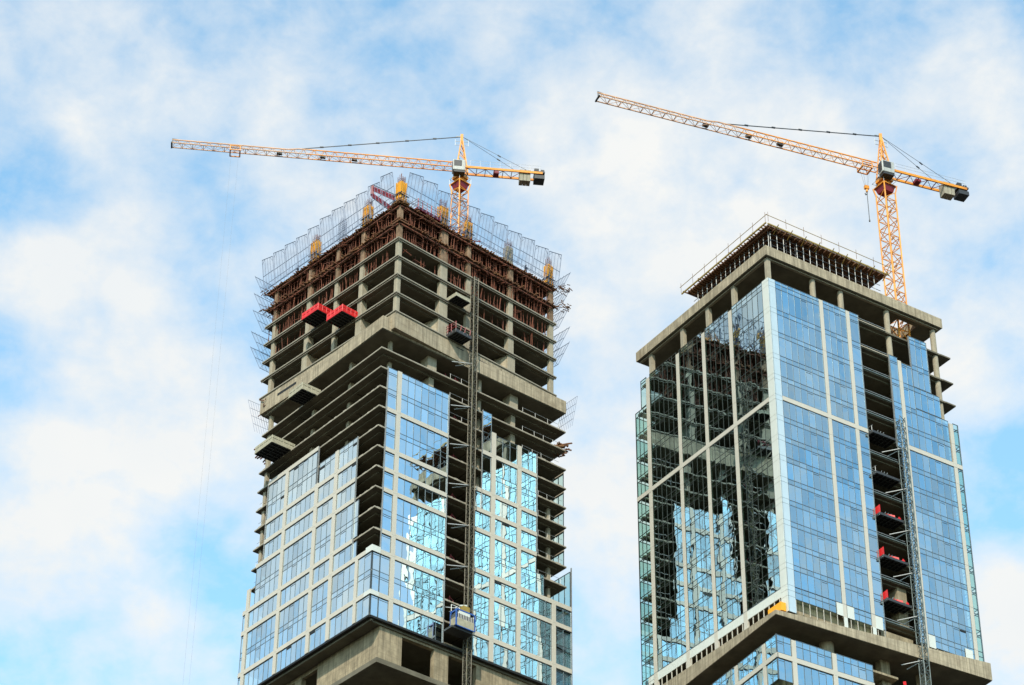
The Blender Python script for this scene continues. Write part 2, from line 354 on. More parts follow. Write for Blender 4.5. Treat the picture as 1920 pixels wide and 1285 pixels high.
# lower columns set back behind the slab edges
for k in range(8, 21):
    z0, z1 = kz(k)+.0, kz(k-1)-.24 if k > 8 else 209.98
    for u in (9.6, 18.6): col(AL, u, u+.65, 1.6, 2.4, z0, z1, TA)
    col(AL, 28.5, 29.1, .5, 1.1, z0, z1, TA)
    col(AL, 1.8, 2.4, 2.7, 3.2, z0, z1, TA)
    col(AL, 1.2, 3.0, 9.4 if k > 8 else 9.1, 10.3 if k > 8 else 10.7, z0, z1, TA)
    col(AL, 1.2, 1.8, 18.5, 19.0, z0, z1, TA)
    col(AL, 1.2, 3.0, 24.6 if k > 8 else 24.4, 25.4 if k > 8 else 25.9, z0, z1, TA)
    if k > 12: col(AL, 1.2, 1.8, 31.6, 32.1, z0, z1, TA)
c_m = MB(); AL.box(c_m, 9, 13, 7, 27, 163.9, 209.9); AL.box(c_m, 13.1, 22, 7, 9, 163.9, 209.9); c_m.build('core_wall', 'rough', TA)

# glass and cladding. pattern of rows: band levels k11 k13 k14 k15 k17 k18 k20, bottom k21
BANDS = [11, 13, 14, 15, 17, 18, 20]
BH = .68                                   # band height, from just under the floor level up
def rows_between(kb, kt):
    """pane rows between band kb (below) and band kt (above)."""
    z0 = kz(kb)+.12; z1 = kz(kt)-BH+.06
    if kb-kt == 1: return [(z0, z1)]
    zm = kz(kb-1); return [(z0, zm-.78), (zm-.78, zm+.02), (zm+.02, z1)]
OFF = .22                                  # cladding plane stands off the slab edges
def bandbox(face, u0, u1, k, m='clad', name='spandrel_band'):
    mb = MB(); f = AL.fp(face); zt = kz(k)+.12; zb = zt-BH
    n = max(1, round((u1-u0)/4)); w = (u1-u0)/n
    for i in range(n): AL.fbox(mb, face, u0+i*w+.012, u0+(i+1)*w-.012, zb, zt, OFF-.25, OFF)
    return mb.build(name, m, TA)
def shadow_gap_box(face, u0, u1, k):            # dark strip painted as the shadow gap between a band and window head
    mb = MB(); AL.fbox(mb, face, u0, u1, kz(k)+.12-BH-.17, kz(k)+.12-BH-.002, OFF-.34, OFF-.16); mb.build('painted_shadow_gap', 'dark', TA)
def pier(face, u0, u1, z0, z1):
    mb = MB(); cuts = [z0] + [kz(k)+.12-BH/2 for k in reversed(BANDS) if z0+.8 < kz(k) < z1-.8] + [z1]
    for a, b in zip(cuts, cuts[1:]): AL.fbox(mb, face, u0, u1, a+.012, b-.012, OFF-.22, OFF+.03)
    return mb.build('pier_cladding', 'clad', TA)
ZB = kz(21)-.35                            # foot of the glazed skirt
PL = [(3.0, 3.62), (9.0, 9.75), (13.7, 14.45), (21.5, 22.2), (29.45, 30.2)]
PR = [(2.9, 3.6), (20.0, 20.75), (24.8, 25.5), (31.2, 31.9)]
RG = lambda kb, kt: rows_between(kb, kt)
def win(face, u0, u1, rows, head=None, **kw):
    o = glazing(AL, face, u0, u1, rows, TA, 'glA', rec=OFF-.14, **kw)
    return o
ORD = BANDS + [21]
def win_rows(face, u0, u1, kfrom, kto, vents=(), top=None):
    """windows of one bay between two piers from level kfrom (top) to kto (bottom)"""
    for kt, kb in zip(ORD, ORD[1:]):
        if kt < kfrom or kb > kto: continue
        r = rows_between(kb, kt)
        if kb == 21: r = [(ZB, kz(20)-BH+.06)]
        o = win(face, u0, u1, r, vents=1 if kt in vents else 0)
        shadow_gap_box(face, u0, u1, kt)
# left face bays
win_rows('L', 4.6-.0 if False else 3.62, 9.0, 15, 21)
win_rows('L', .04, 3.0, 18, 21)
win_rows('L', 4.6, 9.0, 13, 15, vents=(13,))
win_rows('L', 9.75, 13.7, 13, 21, vents=(20,))
win_rows('L', 14.45, 21.5, 11, 21, vents=(11, 20))
win_rows('L', 22.2, 26.65, 11, 15, vents=(11,))
win_rows('L', 22.2, 28.3, 15, 17)
win_rows('L', 22.2, 29.45, 17, 21)
win_rows('L', 30.2, 30.95, 17, 21)
z11 = kz(11)+.12
# upper single row of the inner two bays (k12 to k13)
for (a, b) in ((4.6, 9.0), (9.75, 13.7)): win('L', a, b, [(kz(13)+.12, kz(12)-.55), (kz(12)-.55, kz(12)+.25)], vents=1)
# small extension of the row k15..k16 toward the left end
# right face bays
for (a, b) in ((1.28, 2.9), (3.6, 12.1)):
    win('R', a, b, [(kz(11)+.12, kz(10)-.78), (kz(10)-.78, kz(10)+.02), (kz(10)+.02, kz(9)-.55), (kz(9)-.55, kz(9)+.3)])
    win_rows('R', a, b, 11, 21)
win_rows('R', .04, 1.24, 18, 21)
# second glazed strip
win('R', 18.34, 20.0, [(kz(11)+.12, kz(10)-.78), (kz(10)-.78, kz(10)+.02), (kz(10)+.02, kz(9)-.55), (kz(9)-.55, kz(9)+.3)])
for (a, b) in ((20.75, 24.8), (25.5, 28.4)): win('R', a, b, [(kz(11)+.12, kz(10)-.5), (kz(10)-.5, kz(10)+.25)])
win_rows('R', 18.34, 20.0, 11, 13); win_rows('R', 17.2, 20.0, 13, 21)
win_rows('R', 20.75, 24.8, 11, 21, vents=(14, 17))
win_rows('R', 25.5, 28.4, 11, 17)
win('R', 28.45, 29.8, [(kz(17)+.12, kz(16)-.7), (kz(16)-.7, kz(16)+.2)])
win_rows('R', 25.5, 31.2, 17, 21)
win_rows('R', 31.9, 34.85, 17, 21)
# piers
PT = {('L', 0): kz(15), ('L', 1): kz(12)+.2, ('L', 2): kz(13)+.3, ('L', 3): kz(11)-.5, ('L', 4): kz(16)}
for i, (a, b) in enumerate(PL):
    if i == 0: continue
    pier('L', a, b, ZB, PT[('L', i)])
pier('L', 3.0, 3.6, ZB, kz(18)-BH+.1)
pier('R', 2.9, 3.6, ZB, kz(9)+.3); pier('R', 20.0, 20.75, ZB, kz(10)+.5); pier('R', 24.8, 25.5, ZB, kz(10)+.25); pier('R', 31.2, 31.9, ZB, kz(17)-BH+.1)
# bands
bandbox('L', 14.2, 26.7, 11)
for k, a, b in ((13, 4.6, 26.7), (14, 4.6, 26.7), (15, 4.6, 28.35), (17, 4.6, 31.0), (18, 1.25, 31.0), (20, 1.25, 31.0)): bandbox('L', a, b, k)
bandbox('R', 1.28, 12.1, 11)
for k in (13, 14, 15, 17): bandbox('R', 1.28, 12.1, k)
for k in (18, 20): bandbox('R', 1.25, 12.1, k)
bandbox('R', 18.34, 28.4, 11)
for k in (13, 14, 15): bandbox('R', 17.2, 28.4, k)
for k in (17, 18, 20): bandbox('R', 17.2, 34.85, k)
for k in (18, 20):
    for face in 'LR': 
        mb = MB(); AL.fbox(mb, face, -OFF+.001 if face == 'L' else -OFF, 1.22, kz(k)+.12-BH, kz(k)+.12+(.25 if k == 18 else 0), OFF-.2, OFF+.02); mb.build('corner_panel', 'white', TA)
# thin pale edge trims where the glass stops
for (face, u, z0, z1) in (('R', 1.2, kz(18), kz(9)+.3), ('R', 12.12, ZB, kz(9)+.3), ('R', 18.28, kz(14), kz(9)+.3), ('R', 28.45, kz(15), kz(10)+.25), ('L', 4.52, kz(18), kz(12)+.2), ('L', 14.1, kz(13), kz(11)), ('L', 26.72, kz(15), kz(11)), ('R', 34.87, ZB, kz(15))):
    tr = MB(); AL.fbox(tr, face, u-.05, u+.05, z0, z1, OFF-.2, OFF); tr.build('edge_trim', 'grey', TA)
# glass of the far right face, seen from within through the open corner
sf = side(AL, 34.9)
for kt, kb in zip([15]+BANDS[4:], BANDS[4:]+[21]):
    z0 = kz(kb)+.12 if kb < 21 else ZB
    glazing(AL, sf, .1, 9, [(z0, kz(kt)-.5)], TA, 'glC', rec=0)
for k in (17, 18, 20): mb = MB(); AL.fbox(mb, sf, .1, 9, kz(k)-.5, kz(k)+.12, 0, .1); mb.build('spandrel_band', 'clad', TA)
sf2 = side(AL, 34.3)
for (a, b) in ((15, 14), (14, 13), (13, 12), (12, 11), (11, 10)):
    glazing(AL, sf2, .8, 9, [(kz(a)+.1, kz(b)-.4)], TA, 'glC', rec=0, transom=False)
    mb = MB(); AL.fbox(mb, sf2, .8, 9, kz(b)-.36, kz(b)+.06, -.02, .08); mb.build('spandrel_band', 'clad', TA)
# dark gutter line under the skirt
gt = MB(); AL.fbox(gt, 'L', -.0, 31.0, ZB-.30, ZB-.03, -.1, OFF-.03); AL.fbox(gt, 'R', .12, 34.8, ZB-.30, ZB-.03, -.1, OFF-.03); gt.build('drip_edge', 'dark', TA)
gt = MB(); AL.fbox(gt, 'L', .1, 30.8, ZB-.62, ZB-.36, -.7, -.35); AL.fbox(gt, 'R', .71, 34.5, ZB-.62, ZB-.36, -.7, -.35); gt.build('soffit_edge', 'slab', TA)
# soffit plate, raw wall and lower slab
mb = MB(); AL.box(mb, .4, 29.6, .4, 33.9, 163.02, 163.35); mb.build('shade_toned_soffit', 'slab', TA)
mb = MB()
zt, zb = 163.0, 157.6
AL.box(mb, 14.7, 1.0-.4, 2.2, 2.8, zb, zt)                 # raw wall on the left side
AL.box(mb, .6, 1.2, 2.81, 5.9, zb, zt)
for (a, b) in ((11.3, 13.7), (18.5, 21.8)): AL.box(mb, .6, 1.4, a, b, zb, zt)
AL.box(mb, .62, 1.3, 5.91, 11.29, 162.5, zt); AL.box(mb, .62, 1.3, 13.71, 18.49, 162.5, zt)
AL.box(mb, .62, 1.3, 21.8, 34, zb, zt)
AL.box(mb, 14.71, 26, 2.3, 2.8, 162.3, zt)
for u in (18.5, 25.2): AL.box(mb, u, u+1.6, 2.25, 3.0, zb, 162.3)
AL.box(mb, 9, 29, 9, 30, 140, zt)
mb.build('raw_wall', 'rough', TA)
mb = MB(); AL.box(mb, -.2, 29.4, 1.3, 33.8, 157.25, 157.6); AL.box(mb, -.2, .1, 1.3, 33.8, 156.9, 157.26); AL.box(mb, .1, 29.4, 1.3, 1.6, 156.9, 157.26); mb.build('floor_slab', 'slab', TA)
for u in (11.8, 20.4): col(AL, u, u+1.3, 2.6, 3.9, 150, 157.2, TA, 'rough')
for v in (11.2, 18.6): col(AL, 1.2, 2.5, v, v+1.6, 150, 157.2, TA, 'rough')
# top of the next glazed storey, just in frame
LW = Frame(*AL.P(.0, 2.6, 0)[:2], 128.8, 39.0)
mb = MB()
for face, W in (('L', 24), ('R', 28)):
    u = 0
    while u < W: LW.fbox(mb, face, u+.02+(-.2 if u == 0 and face == 'L' else 0), u+1.35, 153.0, 153.75, 0, .2); u += 1.37
mb.build('parapet_panel', 'white', TA)
for face in 'LR': 
    o = glazing(LW, face, 0.02, 24, [(150.2, 152.9)], TA, 'glA', pane=1.3)
mb = MB(); LW.box(mb, .3, 24, .3, 26, 149.6, 150.1); LW.box(mb, 6, 22, 6, 24, -1.6, 149.6); mb.build('podium_block', 'rough', TA)

# ---- formwork decks on top
def timber_deck(k, name, over, seed, dens, parent_label):
    rr = random.Random(seed); mb = MB(); z = kz(k)
    AU.box(mb, .0, 31.6, .0, 31.9, z-.10, z)
    for face, W in (('L', 31.7), ('R', 31.9)):
        u = 0
        while u < W:
            l = rr.uniform(.0, over); h = rr.uniform(.08, .18)
            AU.fbox(mb, face, u, u+rr.uniform(.1, .2), z-.14-h, z-.12, -2.0, l); u += rr.uniform(*dens)
        for q in (.5, 1.8): AU.fbox(mb, face, .3, W-.3, z-.52, z-.34, -q-.1, -q)
        for _ in range(50):
            u = rr.uniform(.3, W-.5); a = rr.uniform(-.3, .3)
            f = AU.fp(face); mb.bar(f(u, z-rr.uniform(-.1, .5), rr.uniform(-1, .2)), f(u+rr.uniform(.3, 1.6), z-rr.uniform(-.1, .6), rr.uniform(-.6, over*.9)), .1)
    for c0 in ((31.8, 0), (0, 32)):       # ragged ends
        for _ in range(26):
            a = AU.P(c0[0]+rr.uniform(-2, 0), c0[1]+rr.uniform(-1, 1.5), z-rr.uniform(0, .5)); d = (AU.dl if c0[0] else AU.dr)
            mb.bar(a, a+Vector((d.x, d.y, 0))*rr.uniform(.2, .8)+Vector((0, 0, rr.uniform(-.25, .25))), .08, .1)
    return solid('formwork_deck', mb, 'brown', parent_label, 'formwork', 'timber formwork decks on the left tower')
timber_deck(0, 'formwork_deck', .5, 3, (.35, .6), 'topmost brown timber deck, carrying the fence and the yellow column moulds')
timber_deck(1, 'formwork_deck', .7, 4, (.5, 1.1), 'ragged timber deck one storey below the topmost deck')
mb = MB(); AU.box(mb, .3, 31, .3, 31.3, kz(1)-.3, kz(1)-.11); mb.build('floor_slab', 'soffit', TA)
mb = MB(); AU.box(mb, .3, 31, .3, 31.3, kz(0)-.3, kz(0)-.11); mb.build('deck_soffit', 'soffit', TA)

# ---- props under the decks
def prop_mesh(h):
    mb = MB(); mb.bar((0, 0, 0), (0, 0, h*.55), .11); mb.bar((0, 0, h*.55), (0, 0, h), .075); mb.bar((-.12, 0, .03), (.12, 0, .03), .2, .05); mb.bar((-.1, 0, h-.03), (.1, 0, h-.03), .2, .05); return mb
pm = prop_mesh(2.72); proto = None; cnt = 0
plabels = {0: 'rusty steel prop holding up the topmost deck of the left tower', 1: 'rusty steel prop on the second storey from the top of the left tower', 2: 'rusty steel prop on the third storey from the top of the left tower'}
extra = MB()
spots = []
for k in (0, 1, 2):
    for face, W in (('L', 31), ('R', 31.3)):
        for row, (v, st) in enumerate(((.7, .62), (1.9, .8), (3.1, 1.0))):
            u = .8+rnd.uniform(0, .5)
            while u < W:
                spots.append((row, k, face, u+rnd.uniform(-.12, .12), v+rnd.uniform(-.15, .15))); u += st*rnd.uniform(.7, 1.4)
spots.sort(key=lambda s: s[0])
for (row, k, face, u, v) in spots:
    z = kz(k+1)+.02
    if k == 2 and face == 'R' and u < 9: continue
    if k == 2 and face == 'L' and u < 3: continue
    p = AU.fp(face)(u, z, -v)
    tilt = (rnd.gauss(0, .035), rnd.gauss(0, .035), rnd.uniform(0, 3))
    if cnt < 300:
        if proto is None: o = pm.build('steel_prop', 'rust'); proto = o
        else: o = proto.copy(); COL.objects.link(o)
        o.location = p; o.rotation_euler = tilt
        tag(o, plabels[k], 'prop', 'steel props under the top decks'); cnt += 1
    else:
        q = p + Vector((tilt[0]*2.6, tilt[1]*2.6, 2.72)); extra.bar(p, q, .09)
for face in 'LR':                           # the last props still stand one storey further down at the far ends
    for _ in range(46):
        u = rnd.triangular(13 if face == 'R' else 17, 31, 30); v = rnd.uniform(.5, 3.5); a = AU.fp(face)(u, kz(4)+.02, -v); extra.bar(a, a+Vector((rnd.gauss(0, .12), rnd.gauss(0, .12), 2.75)), .09)
for k in (0, 1, 2):                          # deep rows and leaning timbers
    for face in 'LR':
        for _ in range(95):
            u = rnd.uniform(4 if k == 2 else .8, 31); v = rnd.uniform(.3, 4.5); a = AU.fp(face)(u, kz(k+1)+.02, -v)
            extra.bar(a, a+Vector((rnd.gauss(0, .22), rnd.gauss(0, .22), rnd.uniform(2.2, 2.75))), rnd.choice((.07, .1, .13)))
for k in (0, 1):                             # walings and hanging joists under the deck rims
    for face in 'LR':
        for q_ in (.15, .9, 1.7):
            f = AU.fp(face); extra.bar(f(.4, kz(k)-.62-q_*.12, -q_), f(31, kz(k)-.62-q_*.12, -q_), .12, .2)
        for _ in range(70):
            u = rnd.uniform(.5, 31); z = kz(k)-rnd.uniform(.2, 1.0); f = AU.fp(face); extra.bar(f(u, z, -rnd.uniform(0, 1.5)), f(u+rnd.uniform(-.7, .7), z-rnd.uniform(-.2, .5), rnd.uniform(-.3, .5)), .09)
for _ in range(260):                        # horizontals and slanting braces between props
    k = rnd.choice((0, 1, 2)); face = rnd.choice('LR'); f = AU.fp(face); u = rnd.uniform(1, 30); z = kz(k+1)+rnd.uniform(.3, 2.4); v = rnd.uniform(.5, 3)
    extra.bar(f(u, z, -v), f(u+rnd.uniform(-2.2, 2.2), z+rnd.uniform(-.9, .9), -v+rnd.uniform(-.3, .3)), .075)
o = solid('prop_thicket', extra, 'rust', 'thicket of further rusty props and braces behind the outer rows of props', 'props'); o['kind'] = 'stuff'

# thin temporary rails and cables along the open lower floors
for k in (8, 9, 10, 12, 13, 14, 15, 16):
    for face, a, b in (('L', 23, 29.5), ('R', 29.0, 33.6)) if k > 10 else (('R', 12.5, 17.5), ('R', 26, 33)):
        mb = MB(); f = AL.fp(face); zz = kz(k)+1.05
        mb.bar(f(a, zz, -.35), f(b, zz+rnd.uniform(-.1, .1), -.35), .035); u = a+.1
        while u < b: mb.bar(f(u, kz(k), -.35), f(u+rnd.uniform(-.05, .05), zz+.05, -.35), .04); u += rnd.uniform(1.6, 2.4)
        mb.build('edge_rail', 'grey', TA)
# pallets, boards and bundles standing about on the open floors
piles = 0
for (fr, nm, k, face, u, v) in ([(AU, 'upper', k, face, rnd.uniform(2, 29), rnd.uniform(1.3, 2.6)) for k in (3, 4, 5, 6) for face in 'LR' for _ in range(3)]):
    z = kz(k)+.02; mb = MB(); f = fr.fp(face); m_ = rnd.choice(('brown', 'plat', 'grey', 'yellow'))
    h = rnd.uniform(.3, 1.0); w = rnd.uniform(.7, 1.8)
    for q_ in range(5): mb.bar(f(u+rnd.uniform(0, .15), z+h*q_/5+.06, -v), f(u+w, z+h*q_/5+.06+rnd.uniform(0, .05), -v), .5, h/5*.8)
    o = solid('material_stack', mb, m_, 'small stack of building material standing near the edge of an open upper floor', 'materials', 'material stacks on the open upper floors of the left tower')
# ---- column moulds, rebar
ords = ['first', 'second', 'third', 'fourth', 'fifth', 'sixth', 'seventh', 'eighth', 'ninth', 'tenth', 'eleventh', 'twelfth', 'thirteenth', 'fourteenth']
def rebar(mb, u0, u1, v0, v1, z0, z1, n=4):
    for i in range(n+1):
        for (a, b) in ((u0+(u1-u0)*i/n, v0), (u0+(u1-u0)*i/n, v1), (u0, v0+(v1-v0)*i/n)):
            mb.bar(AU.P(a, b, z0), AU.P(a+rnd.uniform(-.06, .06), b+rnd.uniform(-.06, .06), z1-rnd.uniform(0, .5)), .05)
    z = z0+.2
    while z < z1-.7: 
        for (p, q) in (((u0, v0), (u1, v0)), ((u0, v0), (u0, v1))): mb.bar(AU.P(*p, z), AU.P(*q, z), .035)
        z += .35
def mould(u0, u1, v0, v1, h, label, m='yellow', slats=4):
    z0 = kz(0)+.02
    t = thing('column_formwork', AU.P((u0+u1)/2, (v0+v1)/2, z0), label, 'formwork', 'yellow column moulds on the top deck')
    mb = MB(); AU.box(mb, u0+.12, u1-.12, v0+.12, v1-.12, z0, z0+h); mb.build('panel', 'yellow', t)
    for i in range(slats):
        a = u0+(u1-u0-.14)*i/(slats-1); b2 = v0+(v1-v0-.14)*i/(slats-1)
        mb = MB(); hh = h+rnd.uniform(-.25, .2)
        AU.box(mb, a, a+.14, v0, v0+.11, z0, z0+hh); AU.box(mb, u0, u0+.11, b2 if i else b2+.12, b2+.14 if i else b2+.2, z0, z0+hh-.05); mb.build('stud', m, t)
    for z in (z0+.6, z0+1.7):
        mb = MB(); AU.box(mb, u0-.35, u1+.3, v0-.12, v0-.003, z, z+.16); AU.box(mb, u0-.12, u0-.003, v0-.34, v1+.3, z-.18, z-.02); mb.build('clamp', 'dgrey', t)
    mb = MB(); rebar(mb, u0+.2, u1-.2, v0+.2, v1-.2, z0+h-.2, z0+h+1.6); mb.build('rebar', 'rust', t)
mould(.2, 1.4, .2, 1.4, 4.1, 'yellow column mould standing at the near corner of the top deck')
mould(7.7, 9.1, .3, 1.3, 4.0, 'yellow column mould left of the red boom on the top deck')
mould(20.1, 21.5, .3, 1.3, 4.2, 'yellow column mould farthest to the left on the top deck')
mould(.3, 1.3, 8.3, 9.7, 4.0, 'yellow column mould just left of the crane mast')
mould(.3, 1.3, 13.4, 14.6, 3.8, 'yellow column mould just right of the crane mast')
mould(.3, 1.3, 30.3, 31.4, 4.4, 'weathered brown column mould at the far right end of the top deck')
mb = MB(); rebar(mb, 13.9, 14.9, .4, 1.2, kz(0), kz(0)+5.2, 4); solid('rebar_cage', mb, 'mesh', 'bare dark rebar cage between two yellow moulds on the left side of the top deck', 'rebar')
t = thing('fresh_column', AU.P(.8, 22.4, kz(0)), 'pale freshly stripped concrete column rising behind the fence on the right', 'column')
mb = MB(); AU.box(mb, .35, 1.3, 21.8, 23.0, kz(0)+.01, kz(0)+3.4); mb.build('shaft', 'conc2', t)
mb = MB(); rebar(mb, .5, 1.2, 22.0, 22.8, kz(0)+3.3, kz(0)+5.0, 3); mb.build('rebar', 'rust', t)
mb = MB()
for face in 'LR':
    f = AU.fp(face)
    for _ in range(150):
        u = rnd.uniform(1.5, 31); v = rnd.uniform(.4, 3); mb.bar(f(u, kz(0), -v), f(u+rnd.gauss(0, .08), kz(0)+rnd.uniform(.4, 1.5), -v+rnd.gauss(0, .08)), .035)
o = solid('starter_bars', mb, 'rust', 'thin rusty starter bars bristling from the top deck of the left tower', 'rebar'); o['kind'] = 'stuff'
# rough column head at the near corner
mb = MB(); AU.box(mb, -.25, 1.7, -.25, 1.7, kz(0)-.05, kz(0)+.28); AU.box(mb, -.1, 1.5, -.1, 1.5, kz(1)+.1, kz(1)+.25)
solid('corner_pad', mb, 'brown', 'rough timber pad under the mould at the near corner of the top deck', 'formwork')

# ---- safety fence panels leaning out from the top deck
def fence(face, u0, u1, zb, zt, lab, lean=.9, base=.35, n=4, saw=.32):
    f = AU.fp(face); mb = MB(); fo = lambda z: base+lean*(z-zb)/(zt-zb); tz = lambda u: zt-saw+2*saw*(u-u0)/(u1-u0)
    for i in range(n+1):
        u = u0+(u1-u0)*i/n; w = .085 if i in (0, n) else .055
        mb.bar(f(u, zb, fo(zb)), f(u+rnd.uniform(-.05, .05), tz(u), fo(zt)), w)
    mb.bar(f(u0, tz(u0), fo(zt)), f(u1, tz(u1), fo(zt)), .07)
    z = zb+(zt-zb)*.5; mb.bar(f(u0, z, fo(z)), f(u1, z, fo(z)), .055)
    mb.bar(f(u0, zt-1.1, fo(zt-.8)), f(u0+.7, tz(u0+.7), fo(zt)), .04); mb.bar(f(u1, zt-.6, fo(zt-.8)), f(u1-.7, tz(u1-.7), fo(zt)), .04)
    mb.bar(f(u0, zb+.2, fo(zb)), f(u1, zb+.2, fo(zb)), .05)
    o = solid('safety_fence_panel', mb, 'mesh', lab, 'fence panel', 'fence panels round the top deck')
    nb = MB(); nb.quad([f(u0+.02, zb+.1, fo(zb)), f(u1-.02, zb+.1, fo(zb)), f(u1-.02, tz(u1)-.05, fo(zt)), f(u0+.02, tz(u0)-.05, fo(zt))]); nb.build('net', 'net', o)
for face, nm in (('L', 'left'), ('R', 'right')):
    u = .6
    for i in range(11):
        w = 2.85; dz = rnd.uniform(-.25, .3)
        fence(face, u, u+w-.18, 233.2, 238.4+dz, f'{ords[i]} tall fence panel from the near corner along the {nm} edge of the top deck'); u += w
        if u > 31.5: break
for face, nm in (('L', 'left'), ('R', 'right')):          # inner guard rail
    f = AU.fp(face); mb = MB()
    for i in range(33): mb.bar(f(.6+i*.96, 233.1, -.2), f(.6+i*.96, 235.2, -.15), .045)
    for z in (234.2, 235.2): mb.bar(f(.5, z, -.17), f(31.5, z, -.17), .05)
    solid('guard_rail', mb, 'mesh', f'low thin guard rail along the {nm} edge of the top deck, behind the tall panels', 'guard rail')
# catch frames on the far ends of both faces, one above the other
def endframe(side_, lev, lab, off, n=7, v0=-.4, st=.75, h=4.6):
    mb = MB(); zb, zt = kz(lev)-.3, kz(lev)-.3+h; ends = []
    for i in range(n):
        v = v0+i*st
        if side_ == 'L': a = AU.P(31.3+off, v, zb); b = AU.P(32.4+off+.4, v-1.0, zt-rnd.uniform(0, .3))
        else: a = AU.P(v, 31.7+off, zb); b = AU.P(v-1.0, 32.8+off+.4, zt-rnd.uniform(0, .3))
        mb.bar(a, b, .06 if i in (0, n-1) else .045); ends.append((a, b))
    (pa, pb), (qa, qb) = ends[0], ends[-1]
    for t_ in (0.02, .5, .96): mb.bar(pa.lerp(pb, t_), qa.lerp(qb, t_), .05)
    mb.bar(pa, qb, .035)
    o = solid('catch_fence', mb, 'mesh', lab, 'fence panel', 'catch frames on the ends of the top floors')
    nb = MB(); nb.quad([pa, qa, qb, pb]); nb.build('net', 'net', o)
for s, nm in (('L', 'left'), ('R', 'right')):
    for lev, w, off in ((0.2, 'topmost', .3), (1.2, 'second highest', .2), (2.2, 'third highest', .1), (3.4, 'fourth highest', .1), (4.3, 'lowest', .0)):
        endframe(s, lev, f'{w} thin catch frame leaning out at the far {nm} end of the top storeys', off)
# nets and timber at the ends of the belt
for s, nm in (('L', 'left'), ('R', 'right')):
    mb = MB()
    for i in range(9):
        for (a, b) in (((0, 0), (1.4, -1)),):
            u = i*.45
            P0 = AL.P(30.0, u-1.2, 207.0) if s == 'L' else AL.P(u-1.2, 34.3, 207.2)
            P1 = AL.P(31.3, u-2.0, 213.0) if s == 'L' else AL.P(u-1.7, 35.0, 212.6)
            mb.bar(P0, P1, .05)
            if i: 
                for t_ in (.25, .5, .75, 1): mb.bar(q0.lerp(q1, t_), P0.lerp(P1, t_), .035)
            q0, q1 = P0, P1
    solid('catch_net', mb, 'mesh', f'thin net frame hanging beside the {nm} end of the thick concrete belt', 'net')
    mb = MB()
    for _ in range(34):
        z = 203.6+rnd.uniform(-.5, .9)
        if s == 'L': a = AL.P(29+rnd.uniform(-1, 1.2), rnd.uniform(-.6, 2.5), z); d = AL.dl*rnd.uniform(.5, 2)-AL.dr*rnd.uniform(-.3, .9)
        else: a = AL.P(rnd.uniform(-.6, 2), 33.4+rnd.uniform(-1, .9), z); d = AL.dr*rnd.uniform(.3, 1.1)-AL.dl*rnd.uniform(-.3, .8)
        mb.bar(a, a+Vector((d.x, d.y, rnd.uniform(-.4, .4))), .13, .2)
    solid('timber_pile', mb, 'brown' if s == 'R' else 'rust', f'ragged timber and steel ends sticking out at the {nm} edge two storeys under the belt', 'timber')
mb = MB()
for _ in range(26):
    a = AU.P(30.2+rnd.uniform(-.8, .8), rnd.uniform(-.2, 2), 210.3+rnd.uniform(0, 2.2)); d = AU.dl*rnd.uniform(-.2, 1.3)
    mb.bar(a, a+Vector((d.x, d.y, rnd.uniform(-.9, .9))), .1)
solid('timber_pile', mb, 'rust', 'rusty timber clutter at the left end of the thick concrete belt', 'timber')

# ---- red concrete boom and the red railed platform on the top deck
t = thing('concrete_boom', AU.P(3.2, 2.6, kz(0)), 'dark red folded concrete placing boom leaning over the left edge of the top deck', 'concrete boom')
f = AU.L
a0 = AU.P(1.6, 1.9, kz(0)+1.7); a1 = AU.P(7.3, .5, kz(0)+6.9)
def truss_arm(name, a, b, w, m):
    mb = MB(); up_ = Vector((0, 0, 1)); 
    for dz in (-w/2, w/2): mb.bar(a+up_*dz, b+up_*dz*.7, .4)
    for i in range(7):
        t0, t1 = i/7, (i+1)/7; s = 1 if i % 2 else -1
        mb.bar(a.lerp(b, t0)+up_*w/2*s, a.lerp(b, t1)-up_*w/2*s, .12)
    mb.build(name, m, t)
truss_arm('upper_arm', a0, a1, .42, 'redd'); truss_arm('lower_arm', AU.P(2.9, 1.7, kz(0)+.5), a1-Vector((0, 0, 1.25)), .3, 'redd')
mb = MB(); mb.bar(a1+Vector((0, 0, .4)), a1-Vector((0, 0, 1.3)), .6, .5); mb.build('knuckle', 'redd', t)
mb = MB(); mb.bar(AU.P(3.2, 1.0, kz(0)+.3), a1+Vector((0, 0, -1.75)), .12); mb.bar(a0+Vector((0, 0, .7)), a1+Vector((0, 0, .7)), .12); mb.build('hose', 'dgrey', t)
mb = MB(); AU.box(mb, 2.4, 4.0, 1.8, 3.6, kz(0)+.01, kz(0)+.9); mb.build('base', 'redd', t)
t = thing('railed_platform', AU.P(.6, 5.2, kz(0)), 'small red platform with white and red railings between the corner mould and the crane', 'platform')
mb = MB(); AU.box(mb, -.1, 2.2, 3.4, 7.9, kz(0)+.35, kz(0)+.8); mb.build('deck', 'redd', t)
for i in range(6):
    mb = MB(); v = 3.45+i*.87; mb.bar(AU.P(-.05, v, kz(0)+.8), AU.P(-.05, v, kz(0)+2.3), .09); mb.build('post', 'redp', t)
mb = MB()
for z in (1.25, 1.8, 2.3): mb.bar(AU.P(-.05, 3.4, kz(0)+z), AU.P(-.05, 7.9, kz(0)+z), .07); mb.bar(AU.P(-.05, 3.4, kz(0)+z), AU.P(2.2, 3.4, kz(0)+z), .07)
mb.build('rail', 'white', t)
mb = MB()
for _ in range(30):
    v = rnd.uniform(9, 16); a = AU.P(rnd.uniform(0, 2), v, kz(0)+rnd.uniform(0, 1.2)); mb.bar(a, a+Vector((rnd.uniform(-1, 1), rnd.uniform(-1, 1), rnd.uniform(-.5, .8))), .13)
solid('material_pile', mb, 'redd', 'dark red heap of steel parts at the foot of the left crane mast', 'steel heap')

